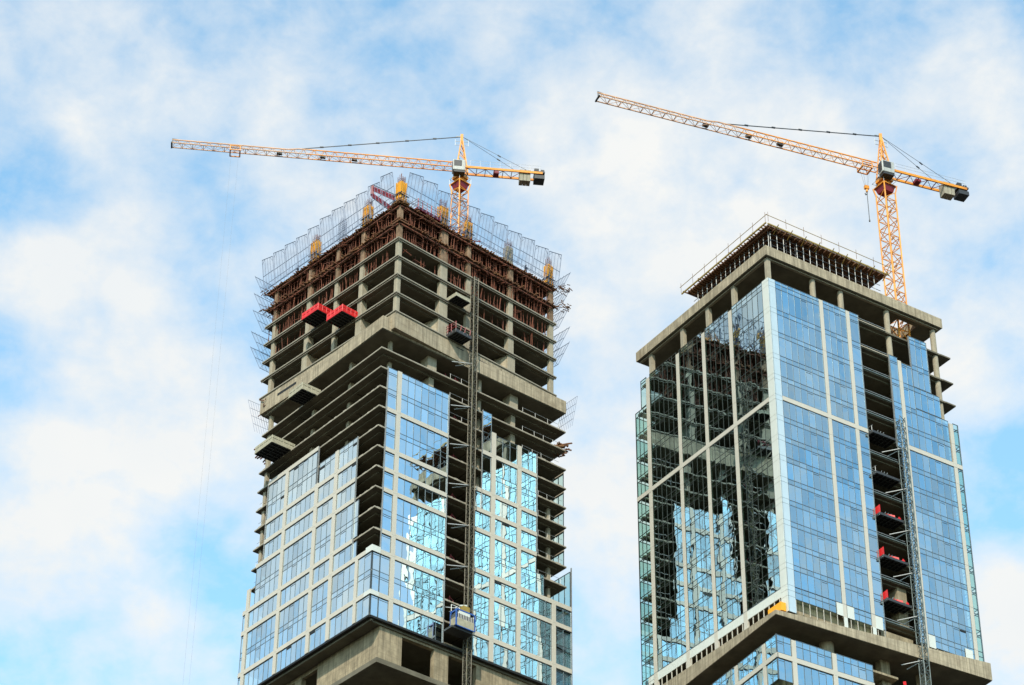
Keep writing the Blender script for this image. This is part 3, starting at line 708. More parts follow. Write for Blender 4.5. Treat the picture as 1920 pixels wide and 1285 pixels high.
# ---- workers on the top deck
def worker(u, v, face, lab):
    p = AU.fp(face)(u, kz(0)+.02, -v)
    me = bpy.data.meshes.new('person'); 
    J = [((0, 0, .95), .13), ((0, 0, 1.2), .14), ((0, 0, 1.42), .15), ((0, 0, 1.53), .06), ((0, 0.02, 1.66), .10), ((0, 0.02, 1.74), .085),
         ((.1, 0, .88), .09), ((.12, .03, .5), .065), ((.13, 0, .1), .05), ((.13, .14, .05), .045), ((-.1, 0, .88), .09), ((-.13, .06, .5), .065), ((-.15, -.02, .1), .05), ((-.15, .12, .05), .045),
         ((.2, 0, 1.42), .065), ((.26, .05, 1.15), .048), ((.24, .25, 1.0), .036), ((.23, .34, .98), .035), ((-.2, 0, 1.42), .065), ((-.27, .03, 1.15), .048), ((-.25, .2, .98), .036), ((-.24, .29, .95), .035)]
    E = [(0, 1), (1, 2), (2, 3), (3, 4), (4, 5), (0, 6), (6, 7), (7, 8), (8, 9), (0, 10), (10, 11), (11, 12), (12, 13), (2, 14), (14, 15), (15, 16), (16, 17), (2, 18), (18, 19), (19, 20), (20, 21)]
    me.from_pydata([j[0] for j in J], E, []); o = bpy.data.objects.new('person', me); COL.objects.link(o); me.materials.append(M['cloth'])
    sk = o.modifiers.new('skin', 'SKIN'); 
    lay = me.skin_vertices[0].data if me.skin_vertices else None
    if lay is None:
        import bmesh
        bm = bmesh.new(); bm.from_mesh(me); bm.verts.layers.skin.verify(); bm.to_mesh(me); bm.free(); lay = me.skin_vertices[0].data
    for i, j in enumerate(J): lay[i].radius = (j[1], j[1]); lay[i].use_root = i == 0
    s = o.modifiers.new('sub', 'SUBSURF'); s.levels = 1; s.render_levels = 1
    o.location = p; o.rotation_euler = (0, 0, math.atan2(AU.dr.y, AU.dr.x)+(1.5 if face == 'L' else 3.0)); tag(o, lab, 'person', 'workers on the top deck')
    h_ = MB(); n = 8
    for i in range(n):
        a, b = 2*math.pi*i/n, 2*math.pi*(i+1)/n
        h_.quad([Vector((.13*math.cos(a), .03+.14*math.sin(a), 1.70)), Vector((.13*math.cos(b), .03+.14*math.sin(b), 1.70)), Vector((.05*math.cos(b), .02+.05*math.sin(b), 1.85)), Vector((.05*math.cos(a), .02+.05*math.sin(a), 1.85))])
    h_.prism([(.05*math.cos(2*math.pi*i/n), .02+.05*math.sin(2*math.pi*i/n)) for i in range(n)], 1.82, 1.852)
    hm = bpy.data.meshes.new('hard_hat'); ho = bpy.data.objects.new('hard_hat', hm); COL.objects.link(ho); hm.from_pydata([tuple(v) for v in h_.v], [], h_.f); hm.materials.append(M['blue' if face == 'L' else 'white']); ho.parent = o
worker(24.6, .5, 'L', 'worker in dark clothes standing behind the fence on the left edge of the top deck')
worker(25.8, .5, 'R', 'worker in dark clothes standing behind the fence on the right edge of the top deck')

# ---- loading platforms hung out of the floors
def platform(fr, face, u0, u1, o0, o1, z, rim, mrim, lab, group='loading platforms on the towers', sides='all', dark='dark', tilt=0):
    f0 = fr.fp(face); t = thing('loading_platform', f0((u0+u1)/2, z, (o0+o1)/2), lab, 'loading platform', group)
    mb = MB(); fr.fbox(mb, face, u0, u1, z+.0, z+.16, o0, o1); mb.build('deck', dark, t)
    g = MB()
    n = 6
    for i in range(n+1):
        u = u0+(u1-u0)*i/n; fr.fbox(g, face, max(u-.06, u0+.01), min(u+.06, u1-.01), z-.2, z-.003, o0+.05, o1-.05)
    for i in range(4):
        q = o0+.1+(o1-o0-.3)*i/3; fr.fbox(g, face, u0+.05, u1-.05, z-.14, z-.006, q, q+.1)
    g.build('joist', 'dgrey', t)
    for (a, b, c, d) in ((u0, u1, o1-.08, o1), (u0, u0+.08, o0, o1-.09), (u1-.08, u1, o0, o1-.09)):
        mb = MB(); fr.fbox(mb, face, a, b, z+.17, z+.17+rim*.45, c, d); fr.fbox(mb, face, a, b, z+.17+rim*.55, z+.17+rim, c, d)
        f_ = fr.fp(face)
        e = .03
        for i in range(5):
            uu = a+(b-a)*i/4; cc = c+(d-c)*i/4 if b-a < .2 else (c+d)/2
            if b-a < .2: mb.bar(f_((a+b)/2, z-.15, cc), f_((a+b)/2, z+.17+rim, cc), .1)
            else: mb.bar(f_(uu, z-.15, cc), f_(uu, z+.17+rim, cc), .1)
        mb.build('side_panel', mrim, t)
    mb = MB(); fr.fbox(mb, face, u0-.03, u1+.03, z-.12, z+.13, o1+.003, o1+.06); fr.fbox(mb, face, u0-.05, u0-.003, z-.12, z+.13, o0, o1); mb.build('edge_channel', mrim, t)
    return t
platform(AU, 'L', 14.85, 18.6, -.6, 2.6, 219.95, .95, 'redp', 'bright red loading platform, the left one of the pair under the rusty storeys')
platform(AU, 'L', 9.05, 12.6, -.6, 2.55, 216.65, .95, 'redp', 'bright red loading platform, the right one of the pair beside a deep column')
platform(AL, 'L', 15.8, 19.2, -.6, 2.6, 206.75, .9, 'plat', 'pale grey loading platform hanging out just below the thick concrete belt')
platform(AL, 'L', 21.6, 25.95, -.6, 3.4, 200.15, .95, 'plat', 'pale grey loading platform at the left edge above the glass', dark='dark')
platform(AU, 'R', 9.9+.0, 12.6, -1.0, 1.75, 219.95, .35, 'plat', 'dark loading platform beside the hoist mast, one storey above the red railed one')
t = platform(AU, 'R', 9.9, 12.8, -1.0, 1.9, 213.4, .3, 'dgrey', 'dark loading platform with thin red railings sitting on the belt by the hoist mast')
f_ = AU.Rr; mb = MB()
for q in (-.8, 0, .8, 1.8): mb.bar(f_(9.95, 213.6, q), f_(9.95, 215.2, q), .09)
for z in (214.3, 214.8, 215.2): mb.bar(f_(9.95, z, -.8), f_(9.95, z, 1.85), .07)
for q in (10.8, 11.6, 12.6): mb.bar(f_(q, 213.6, 1.8), f_(q+.2, 214.9, 1.8), .09)
mb.bar(f_(10.8, 214.7, 1.8), f_(12.7, 214.7, 1.8), .08); mb.build('railing', 'redd', t)
# tan sheet lying on the upper dark platform
mb = MB(); mb.hexa([AU.Rr(10.8, 220.15, 1.6), AU.Rr(12.5, 220.15, 1.6), AU.Rr(12.5, 220.15, .3), AU.Rr(10.8, 220.15, .3), AU.Rr(11.2, 220.9, 1.2), AU.Rr(12.5, 220.5, 1.6), AU.Rr(12.5, 220.5, .3), AU.Rr(11.2, 220.9, .5)])
solid('board_stack', mb, 'yellow', 'tan stack of boards on the dark platform left of the hoist mast', 'boards')
# red landing gates, one per floor beside the hoist
def gate(z, lab):
    t = thing('landing_gate', AL.P(.6, 13.8, z), lab, 'landing gate', 'red landing gates in the hoist bay')
    f = AL.Rr; mb = MB()
    for (a, b) in ((13.9, .9), (14.35, 1.9), (14.9, 1.4), (15.1, .5)): mb.bar(f(a, z+.02, -1.6), f(a+.1, z+b, -1.6), .09)
    mb.bar(f(13.2, z+.7, -1.6), f(14.4, z+1.6, -1.6), .09); mb.bar(f(14.3, z+1.75, -1.6), f(15.1, z+1.3, -1.6), .09); mb.bar(f(14, z+1.0, -1.6), f(15.1, z+.6, -1.6), .08)
    mb.build('gate_frame', 'redd', t)
    mb = MB(); mb.bar(f(12.6, z+.02, -1.7), f(12.8, z+1.7, -1.7), .08); mb.bar(f(12.8, z+.02, -1.7), f(12.65, z+1.9, -1.7), .07); mb.bar(f(12.4, z+1.2, -1.7), f(13.1, z+.9, -1.7), .07); mb.build('hinge_post', 'redd', t)
    mb = MB(); mb.bar(f(13.0, z+.3, -1.5), f(15.2, z+.5, -1.5), .05); mb.build('bar', 'redd', t)
for i, k in enumerate((8, 10, 12, 14, 15, 17, 19)):
    gate(kz(k), f'{ords[i]} small red landing gate counted down the dark hoist bay of the left tower')

# ================================================================== hoist masts
def lattice_mast(parent, c, z0, z1, w, m, dx, dy, step=1.5, cw=.12, bw=.07, name='mast', cap=True):
    mb = MB(); X = Vector((dx.x, dx.y, 0))*w/2; Y = Vector((dy.x, dy.y, 0))*w/2
    cs = [c-X-Y, c+X-Y, c+X+Y, c-X+Y]
    for q in cs: mb.bar(q+Vector((0, 0, z0)), q+Vector((0, 0, z1)), cw)
    z = z0; i = 0
    while z < z1-.05:
        zt = min(z+step, z1)
        for a in range(4):
            p, q = cs[a], cs[(a+1) % 4]
            mb.bar(p+Vector((0, 0, z)), q+Vector((0, 0, z)), bw)
            if i % 2: mb.bar(p+Vector((0, 0, z)), q+Vector((0, 0, zt)), bw)
            else: mb.bar(q+Vector((0, 0, z)), p+Vector((0, 0, zt)), bw)
        z = zt; i += 1
    return mb.build(name, m, parent)
V3 = lambda v: Vector((v[0], v[1], 0))
cA = AL.Rr(15.5, 0, 1.2); 
HA = thing('hoist_mast', (cA.x, cA.y, -1.7), 'slender grey-brown lattice hoist mast running up the right face of the left tower', 'hoist mast', 'construction hoist masts')
lattice_mast(HA, cA, -1.7, 225.4, .8, 'mast', AL.dl, AL.dr, step=1.0, cw=.11, bw=.075)
mb = MB(); mb.bar(cA+Vector((0, 0, -1.7)), cA+Vector((0, 0, 224)), .08); mb.build('rack', 'yrail', HA)
for i, k in enumerate((7, 9.3, 11.3, 13.3, 15.3, 17.3, 19.3)):
    z = kz(k); mb = MB(); mb.bar(cA+Vector((0, 0, z)), AL.Rr(12.6, z-.2, -.1), .11); mb.bar(cA+Vector((0, 0, z)), AL.Rr(13.4, z-.5, -.3), .08); mb.build('tie_brace', 'grey', HA)
HC = thing('hoist_cage', AL.P(-2.3, 14.6, 164), 'blue and cream hoist cage on the lattice mast of the left tower', 'hoist cage')
u0, u1, z0, z1, o0, o1 = 11.9, 15.2, 165.0, 167.4, 1.9, 3.2
mb = MB(); AL.fbox(mb, 'R', u0, u1, z0, z0+1.15, o0, o1); mb.build('lower_panel', 'plat', HC)
mb = MB(); AL.fbox(mb, 'R', u0+.03, u1-.03, z0+1.16, z1-.6, o0+.02, o1-.04)
mb.build('mesh_wall', 'dgrey', HC)
mb = MB()
for i in range(12): u = u0+.15+i*.28; mb.bar(AL.Rr(u, z0+1.1, o1), AL.Rr(u, z1-.55, o1), .05)
mb.build('mesh_bars', 'grey', HC)
mb = MB(); AL.fbox(mb, 'R', u0+.5, u1-.9, z1-.59, z1-.14, o0+.02, o1); mb.build('sign_board', 'white', HC)
mb = MB()
for (u, o) in ((u0-.02, o0), (u1-.16, o1-.1), (u0-.02, o1-.1), (u1-.16, o0)): AL.fbox(mb, 'R', u, u+.2, z0-.1, z1, o, o+.14)
AL.fbox(mb, 'R', u0+.19, u1-.17, z1-.13, z1+.08, o0+.01, o1+.02); AL.fbox(mb, 'R', u0+.2, u1-.18, z0-.13, z0-.005, o0, o1+.02); mb.build('frame', 'blue', HC)
mb = MB(); AL.fbox(mb, 'R', u0-.4, u1-.2, z0-.42, z0-.14, o0-.9, o1-.3); mb.build('underframe', 'dgrey', HC)
mb = MB(); AL.fbox(mb, 'R', u1-1.6, u1-.5, z1+.1, z1+1.3, o0-.3, o0+.7); mb.build('drive_unit', 'yrail', HC)
mb = MB()
for u in (u0+.1, u0+.9, u0+1.5): mb.bar(AL.Rr(u, z1+.1, o0+.1), AL.Rr(u, z1+1.1, o0+.1), .07)
mb.bar(AL.Rr(u0+.1, z1+1.1, o0+.1), AL.Rr(u0+1.5, z1+1.1, o0+.1), .07); mb.bar(AL.Rr(u0+1.6, z1+1.5, o0), AL.Rr(u1-.5, z1+1.9, o0), .2); mb.build('roof_rail', 'white', HC)

cB = B.Rr(20.6, 0, 1.2)
HB = thing('hoist_mast', (cB.x, cB.y, -1.7), 'slender grey-green lattice hoist mast running up the gap in the right tower', 'hoist mast', 'construction hoist masts')
cB_ = lambda z: B.Rr(21.3-(196-z)*.014, z, 1.2)
lattice_mast(HB, B.Rr(21.2, 0, 1.2), -1.7, 196, .95, 'mastb', B.dl, B.dr, step=1.0, cw=.10, bw=.065)
mb = MB(); mb.bar(B.Rr(21.2, -1.7, 1.2), B.Rr(21.2, 195, 1.2), .1); mb.build('rack', 'grey', HB)
for k in range(6):
    z = 190.2-6.6*k; mb = MB(); mb.bar(B.Rr(21.2, z+.8, 1.2), B.Rr(18.6, z, -.3), .1); mb.bar(B.Rr(21.2, z+.8, 1.2), B.Rr(19.6, z-.3, -.4), .08); mb.build('tie_brace', 'grey', HB)

# ================================================================== RIGHT TOWER
TB = thing('tower_building', (41, 310, -1.7), 'glass-clad tower with a flat concrete roof slab and tall dark opening down its right face', 'building', 'high-rise towers under construction')
BZ = [211.9, 207.42, 203.57, 199.62, 196.2, 192.8, 189.54, 186.3, 183.1, 179.7, 176.4, 173.1, 169.8, 166.5, 163.24]
WL, WR = 31.4, 32.2
for z in BZ:
    o = slab(B, WL-.2, WR-.2, z, TB, t=.26, inset=.35, lip=True, holes=None)
    mb = MB(); B.fbox(mb, 'R', 16.15, 21.35, z-.13, z+.03, -.34, -.2); mb.build('slab_edge', 'edge' if z > 205 else 'mastb', TB)
    mb = MB(); mb.bar(B.Rr(16.2, z+.33, -.3), B.Rr(21.3, z+.33, -.3), .07); mb.build('edge_rail', 'grey', TB)
# right-end slabs jut past the glass in the open top corner
for z in (211.9, 207.42, 203.57): mb = MB(); B.box(mb, .3, 9, WR-.5, 33.6, z-.24, z-.01); mb.build('floor_slab', 'slab', TB)
# roof
mb = MB()
RF = (-.1, 31.6, -.1, 32.3)
(a, b, c, d) = (1.7, 5.2, 25.2, 28.9)
for (u0, u1, v0, v1) in ((RF[0], a, RF[2], RF[3]), (b, RF[1], RF[2], RF[3]), (a, b, RF[2], c), (a, b, d, RF[3])): B.box(mb, u0, u1, v0, v1, 216.45, 218.1)
mb.build('roof_slab', 'conc', TB)
mb = MB()
for (u0, u1, v0, v1) in ((RF[0]+.1, a, RF[2]+.1, RF[3]-.1), (b, RF[1]-.1, RF[2]+.1, RF[3]-.1), (a, b, RF[2]+.1, c), (a, b, d, RF[3]-.1)): B.box(mb, u0, u1, v0, v1, 216.38, 216.446)
mb.build('shade_toned_roof_soffit', 'slab', TB)  # thin dark plate carries the roof's underside shade in its colour
mb = MB(); B.fbox(mb, 'L', .35, 31.2, 216.2, 216.44, -.75, -.35); B.fbox(mb, 'R', .76, 31.9, 216.2, 216.44, -.75, -.35); mb.build('roof_beam', 'conc2', TB)
# columns of the open top storeys
for u1 in (8.85, 15.0, 21.2, 29.1): col(B, u1-.75, u1, .42, 1.05, 211.91, 216.2, TB)
col(B, .38, 1.02, .38, 1.02, 211.91, 216.2, TB)
for j, (u0, u1) in enumerate(((8.4, 9.45), (13.5, 14.5), (22.0, 23.05), (30.75, 31.7))):
    for (z0, z1) in (((211.91, 216.2),) if j < 2 else ((211.91, 216.2), (207.43, 211.6), (203.58, 207.1), (199.65, 203.3)) + (((196.2, 199.3), (192.8, 195.9)) if j == 3 else ())):
        mb = MB(); cc = B.P(1.0, (u0+u1)/2, 0); n = 16
        mb.prism([(cc.x+.43*math.cos(2*math.pi*i/n), cc.y+.43*math.sin(2*math.pi*i/n)) for i in range(n)], z0, z1)
        o = mb.build('column', 'conc2', TB)
c_m = MB(); B.box(c_m, 8, 24, 8, 22, 163.3, 216.3); c_m.build('core_wall', 'rough', TB)
c_m = MB(); B.box(c_m, .9, 2.6, 19.6, 21.2, 163.3, 170); c_m.build('shaft_wall', 'rough', TB)

ZBAND = 192.2
JT = [(212.45, 211.62), (211.62, 208.2), ]
# horizontal joints of the glass from the top: floor line and second line .85 below
def brows(zt, zb):
    """pane rows between two heights following the floor levels: tall pane, then low spandrel pane"""
    cut = sorted({zt, zb} | {z for f_ in BZ for z in (f_+.0, f_-.78) if zb+.3 < z < zt-.3})
    return list(zip(cut, cut[1:]))
def bglaze(face, u0, u1, zt, zb, vents=0, gm='glB', mm='mull', pane=1.15):
    return glazing(B, face, u0, u1, brows(zt, zb), TB, gm, pane=pane, name='glass_panel', rec=0, mm=mm, vents=vents, mw=.05)
def bpier(face, u0, u1, z0, z1, m='clad', name='pier_cladding', pr=.06):
    mb = MB(); z = z0; cuts = [z0] + [q for q in sorted(BZ) if z0+1 < q < z1-1][::2] + [z1]
    for a, b in zip(cuts, cuts[1:]): B.fbox(mb, face, u0, u1, a+.015, b-.015, -.25, pr)
    return mb.build(name, m, TB)
TOPZ = 212.45; BOT = 163.24
LP = [(8.4, 9.2), (14.85, 15.6), (21.1, 21.85), (28.5, 29.35)]
bays = [(1.32, 8.4), (9.2, 14.85), (15.6, 21.1), (21.85, 28.5)]
for (a, b) in bays:
    bglaze('L', a, b, TOPZ, 192.95, mm='mullg'); bglaze('L', a, b, 192.2, BOT, mm='mullg')
bglaze('L', 29.35, 30.75, TOPZ, 207.55, mm='mullg', gm='glC'); bglaze('L', 29.35, 32.25, 207.5, 192.95, mm='mullg', gm='glC'); bglaze('L', 29.35, 32.25, 192.2, 161.9, mm='mullg', gm='glC')
for (a, b) in LP: bpier('L', a, b, 158.9 if a < 28 else 160.2, 212.0)
mb = MB(); B.fbox(mb, 'L', 1.32, 32.25, 192.24, 192.92, -.2, .09); mb.build('spandrel_band', 'clad', TB)
# far left return, seen through the glass edge
fl = sideL(B, 32.3)
bz = sorted([z for z in BZ if z < 208])
for z0, z1 in zip([161.9]+bz[1:], bz[1:]): glazing(B, fl, .1, 12, [(z0+.02, z1-.5)], TB, 'glC', rec=0, transom=False, name='glass_panel', pane=2.4)
for z in bz: mb = MB(); B.box(mb, WL-.19, 32.0, .3, 12, z-.3, z-.02); mb.build('floor_slab', 'slab', TB)
# corner pier, pale panels both sides with joints
zc = 159.3; cuts = sorted([zc, 161.6] + [z for f_ in BZ for z in (f_, f_-.78) if z > 162] + [TOPZ])
for face in 'LR':
    mb = MB()
    for a, b in zip(cuts, cuts[1:]): B.fbox(mb, face, -.05 if face == 'L' else .02, 1.28 if face == 'L' else 1.22, a+.02, b-.02, -.15, .05)
    mb.build('corner_panel', 'white' if face == 'L' else 'pale', TB)
mb = MB(); B.box(mb, .06, 1.2, .06, 1.2, zc, TOPZ); mb.build('corner_post', 'dark', TB)
# right face
bglaze('R', 1.25, 9.05, TOPZ, 192.95); bglaze('R', 1.25, 9.05, 192.2, 161.4, vents=0)
bglaze('R', 9.7, 13.85, TOPZ, 192.95); bglaze('R', 9.7, 13.85, 192.2, 161.4)
bglaze('R', 14.5, 16.1, TOPZ, 192.95); bglaze('R', 14.5, 16.1, 192.2, 161.4)
bpier('R', 9.05, 9.7, 161.2, TOPZ-.1); bpier('R', 13.85, 14.5, 161.2, TOPZ-.1)
mb = MB(); B.fbox(mb, 'R', 1.25, 16.12, 192.24, 192.92, -.2, .09); mb.build('spandrel_band', 'clad', TB)
bglaze('R', 21.4, 22.85, 207.6, 192.0)
bglaze('R', 23.5, 25.5, 207.0, 192.95)
bglaze('R', 25.5, 28.7, TOPZ, 203.6); bglaze('R', 25.5, 30.25, 203.56, 199.9); bglaze('R', 25.5, 31.4, 199.86, 192.95)
bglaze('R', 23.5, 31.6, 192.2, 161.4, vents=1)
bglaze('R', 22.0, 22.85, 191.9, 161.4)
bglaze('R', 32.25, 33.2, 199.8, 192.95, gm='glC'); bglaze('R', 32.25, 33.2, 192.2, 161.6, gm='glC')
bpier('R', 22.85, 23.5, 159.8, 207.2); bpier('R', 31.6, 32.25, 160.0, 199.6)
mb = MB(); B.fbox(mb, 'R', 22.86, 33.2, 192.24, 192.92, -.2, .09); mb.build('spandrel_band', 'clad', TB)
tr = MB()
for (u, z0, z1) in ((16.14, 161, TOPZ), (21.36, 192, 207.7), (25.44, 203.6, TOPZ), (28.74, 203.6, TOPZ), (33.24, 161.6, 199.8)): B.fbox(tr, 'R', u-.04, u+.04, z0, z1, -.2, .02)
tr.build('edge_trim', 'grey', TB)
mb = MB(); B.box(mb, .35, 12, 31.15, 31.35, 161.5, 199.3); mb.build('sky_blocker_wall', 'rough', TB)  # unseen wall added to block sky light through the end glass
fr_ = side(B, 33.25)
for z0, z1 in zip([161.6]+bz[1:-3], bz[1:-2]): glazing(B, fr_, .1, 10, [(z0+.02, z1-.4)], TB, 'glC', rec=0, transom=False, name='glass_panel', pane=2.4)
# loose panels, mullion stubs and raw wall at the foot of the glass
for (face, us, w, z0, z1) in (('R', [1.28+i*1.13 for i in range(14)], .07, 159.5, 161.35), ('R', [23.9+i*1.13 for i in range(7)], .07, 160.2, 161.35), ('L', [1.6+i*1.13 for i in range(27)], .14, 158.6, 161.88)):
    for u in us: mb = MB(); B.fbox(mb, face, u, u+w, z0, z1, -.08, 0); mb.build('mullion_stub', 'clad', TB)
mb = MB()
u = 1.3
while u < 30.5: B.fbox(mb, 'L', u+.012, min(u+1.13, 31)-.012, 161.9, BOT-.06, -.06, .03); u += 1.13
mb.build('foot_panel', 'white', TB)
mb = MB(); B.fbox(mb, 'L', 1.3, 32.2, BOT-.05, BOT+.04, -.06, .06); B.fbox(mb, 'R', 1.3, 16.1, BOT-.06, BOT+.0, 0, .06); mb.build('joint_line', 'mull', TB)
for (u0, u1, z0, z1) in ((8.0, 9.03, 161.3, 163.1), (9.75, 10.9, 161.3, 163.1), (14.5, 15.7, 161.2, 163.1), (23.55, 24.7, 161.2, 163.1), (29.9, 31.2, 160.9, 162.9), (9.1, 9.7, 159.4, 161.2), (13.9, 14.5, 159.3, 161.2)):
    mb = MB(); B.fbox(mb, 'R', u0, u1, z0, z1, .065, .10); mb.build('loose_panel', 'white', TB)
mb = MB(); B.box(mb, .9, 1.4, 1.5, 15.4, 158.3, 162.9); B.box(mb, .9, 1.4, 22.9, 31, 159, 161.2); B.box(mb, .9, 1.3, 16.1, 21.6, 160.6, 162.0); mb.build('raw_wall', 'rough', TB)
mb = MB(); B.box(mb, 1.5, 31, 1.2, 31, 159.62, 159.8); mb.build('floor_slab', 'slab', TB)
# belt: thin at the near corner and thick at the far ends
q = lambda x, y, z: Vector((x, y, z))
C0 = (33.75, 281.0); RE = (64.1, 299.2); LE = (22.6, 303.0); BK = (52, 322)
mb = MB()
n = 0
BP = Frame(33.75, 281.0, 117.3, 31.0)
bot = [BP.P(0, 0, 158.0), BP.P(0, 35.5, 158.5), BP.P(28, 35.5, 158.6), BP.P(30, 0, 158.25)]; top = [BP.P(0, 0, 158.62), BP.P(0, 35.5, 161.05), BP.P(28, 35.5, 161.0), BP.P(30, 0, 161.1)]
mb.hexa([bot[0], bot[1], bot[2], bot[3], top[0], top[1], top[2], top[3]]); mb.build('belt_beam', 'conc', TB)
mb = MB(); sh = Vector((0, 0, -.05)); ins = lambda p: p+(bot[2]-p).normalized()*.15 if p is not bot[2] else p+(bot[0]-p).normalized()*.2
bb = [ins(p)+sh for p in bot]; mb.hexa(bb+[p+Vector((0, 0, .045)) for p in bb]); mb.build('shade_toned_belt_soffit', 'slab', TB)  # dark plate under the belt, its shade put into the colour
# lower glazed block, set back under the belt
LB = Frame(33.75, 282.3, 117.5, 31.5)
LBZ = [155.9, 153.1, 149.8, 146.5]
mb = MB(); LB.box(mb, .4, 21, .4, 20, 155.2, 155.5); LB.box(mb, 3, 22, 3, 28, -1.6, 155.1); LB.box(mb, .6, 22, 20.1, 30, 152.3, 152.6); mb.build('floor_slab', 'rough', TB)
for face, W in (('L', 22), ('R', 15.6)):
    piers = [(2.4, 3.1), (8.9, 9.6), (16.0, 16.7)] if face == 'R' else [(2.6, 3.3), (9.2, 9.9), (15.5, 16.2)]
    us = [0.02] + [x for p in piers if p[1] < W for x in p] + [W]
    for i in range(0, len(us), 2):
        for rows in ([(153.3, 155.0), (155.0, 155.9)], [(149.5, 152.5)]):
            glazing(LB, face, us[i], us[i+1], rows, TB, 'glB', name='glass_panel', rec=-.1)
    for p in piers:
        if p[1] < W: mb = MB(); LB.fbox(mb, face, *p, 149, 155.7, -.2, .05); mb.build('pier_cladding', 'clad', TB)
    mb = MB(); LB.fbox(mb, face, 0 if face == 'R' else -.06, W, 152.55, 153.22, -.2, .06); mb.build('spandrel_band', 'clad', TB)
mb = MB(); cc = LB.P(2, 9.6, 0); mb.prism([(cc.x+.95*math.cos(2*math.pi*i/16), cc.y+.95*math.sin(2*math.pi*i/16)) for i in range(16)], 155.5, 158.44); mb.build('column', 'conc', TB)
for v in (18.2, 25.0): mb = MB(); LB.box(mb, 1.6, 2.8, v, v+1.5, 150, 158.44); mb.build('column', 'rough', TB)

# items in the gap
def gap_platform(z, red, lab, u0=16.3, u1=20.4):
    t = platform(B, 'R', u0, u1, -1.6, .75, z, .12, 'dgrey', lab, group='loading platforms in the gap of the right tower')
    f = B.Rr
    if red:
        mb = MB(); mb.hexa([f(u0+.0, z+.2, -1.4), f(u0+.1, z+.2, .7), f(u0+.18, z+.2, .7), f(u0+.08, z+.2, -1.4), f(u0, z+1.3, -1.4), f(u0+.1, z+1.5, .7), f(u0+.18, z+1.5, .7), f(u0+.08, z+1.3, -1.4)]); mb.build('side_screen', 'redp', t)
        mb = MB(); B.fbox(mb, 'R', u0+2.1, u0+3.0, z+.2, z+1.25, -.5, -.3); mb.hexa([f(u0+1.5, z+.2, -.2), f(u0+2.9, z+.2, .4), f(u0+2.9, z+.2, .5), f(u0+1.5, z+.2, -.1), f(u0+2.2, z+1.1, -.2), f(u0+2.9, z+.8, .4), f(u0+2.9, z+.8, .5), f(u0+2.2, z+1.1, -.1)]); mb.build('gate_screen', 'redp', t)
        mb = MB(); mb.hexa([f(u1-.6, z+.2, .1), f(u1+.1, z+.2, .1), f(u1+.1, z+.2, .2), f(u1-.6, z+.2, .2), f(u1-.2, z+1.1, .1), f(u1+.1, z+.9, .1), f(u1+.1, z+.9, .2), f(u1-.2, z+1.1, .2)]); mb.build('corner_screen', 'redp', t)
    mb = MB()
    for i in range(3): mb.bar(f(u0+1.2+i*.5, z+.2, 0), f(u0+1.7+i*.5, z+1.2, 0), .06)
    for o_ in (-1, .3): mb.bar(f(u0+.3, z+.2, o_), f(u0+.3, z+1.3, o_), .07)
    mb.bar(f(u0+.3, z+1.3, -1), f(u0+.3, z+1.3, .5), .06); mb.build('railing', 'grey', t)
gap_platform(192.25, False, 'dark loading platform high in the gap, topmost of the five')
gap_platform(185.6, False, 'dark loading platform with pale rails, between the topmost and the red one below')
gap_platform(179.0, True, 'dark loading platform with bright red screens, upper one of the two big red ones')
gap_platform(172.4, True, 'dark loading platform with bright red screens, lower one of the two big red ones')
gap_platform(165.8, True, 'lowest loading platform in the gap with small red screens above the belt')
mb = MB(); f = B.Rr
mb.bar(f(18.6, 153.2, -.3), f(18.9, 154.6, -.3), .35, .2); mb.bar(f(18.1, 154.2, -.3), f(18.8, 154.7, -.3), .3, .15)
mb = MB(); g = lambda u, z: LB.P(.2, u, z)
mb.hexa([g(20.9, 152.7), g(21.5, 152.7), g(21.5, 152.7)+Vector((0, .2, 0)), g(20.9, 152.7)+Vector((0, .2, 0)), g(20.6, 155.0), g(21.1, 155.2), g(21.1, 155.2)+Vector((0, .2, 0)), g(20.6, 155.0)+Vector((0, .2, 0))])
solid('red_screen', mb, 'redp', 'bright red upright screen standing under the belt at the foot of the right tower gap', 'screen')
mb = MB(); B.fbox(mb, 'L', .3, 3.0, 159.35, 160.55, .15, .95); o = solid('orange_box', mb, 'ob', 'bright orange box on the ledge at the near corner of the right tower', 'box')
mb2 = MB(); B.fbox(mb2, 'R', -.75, -.2, 159.6, 160.35, -.35, -.31)

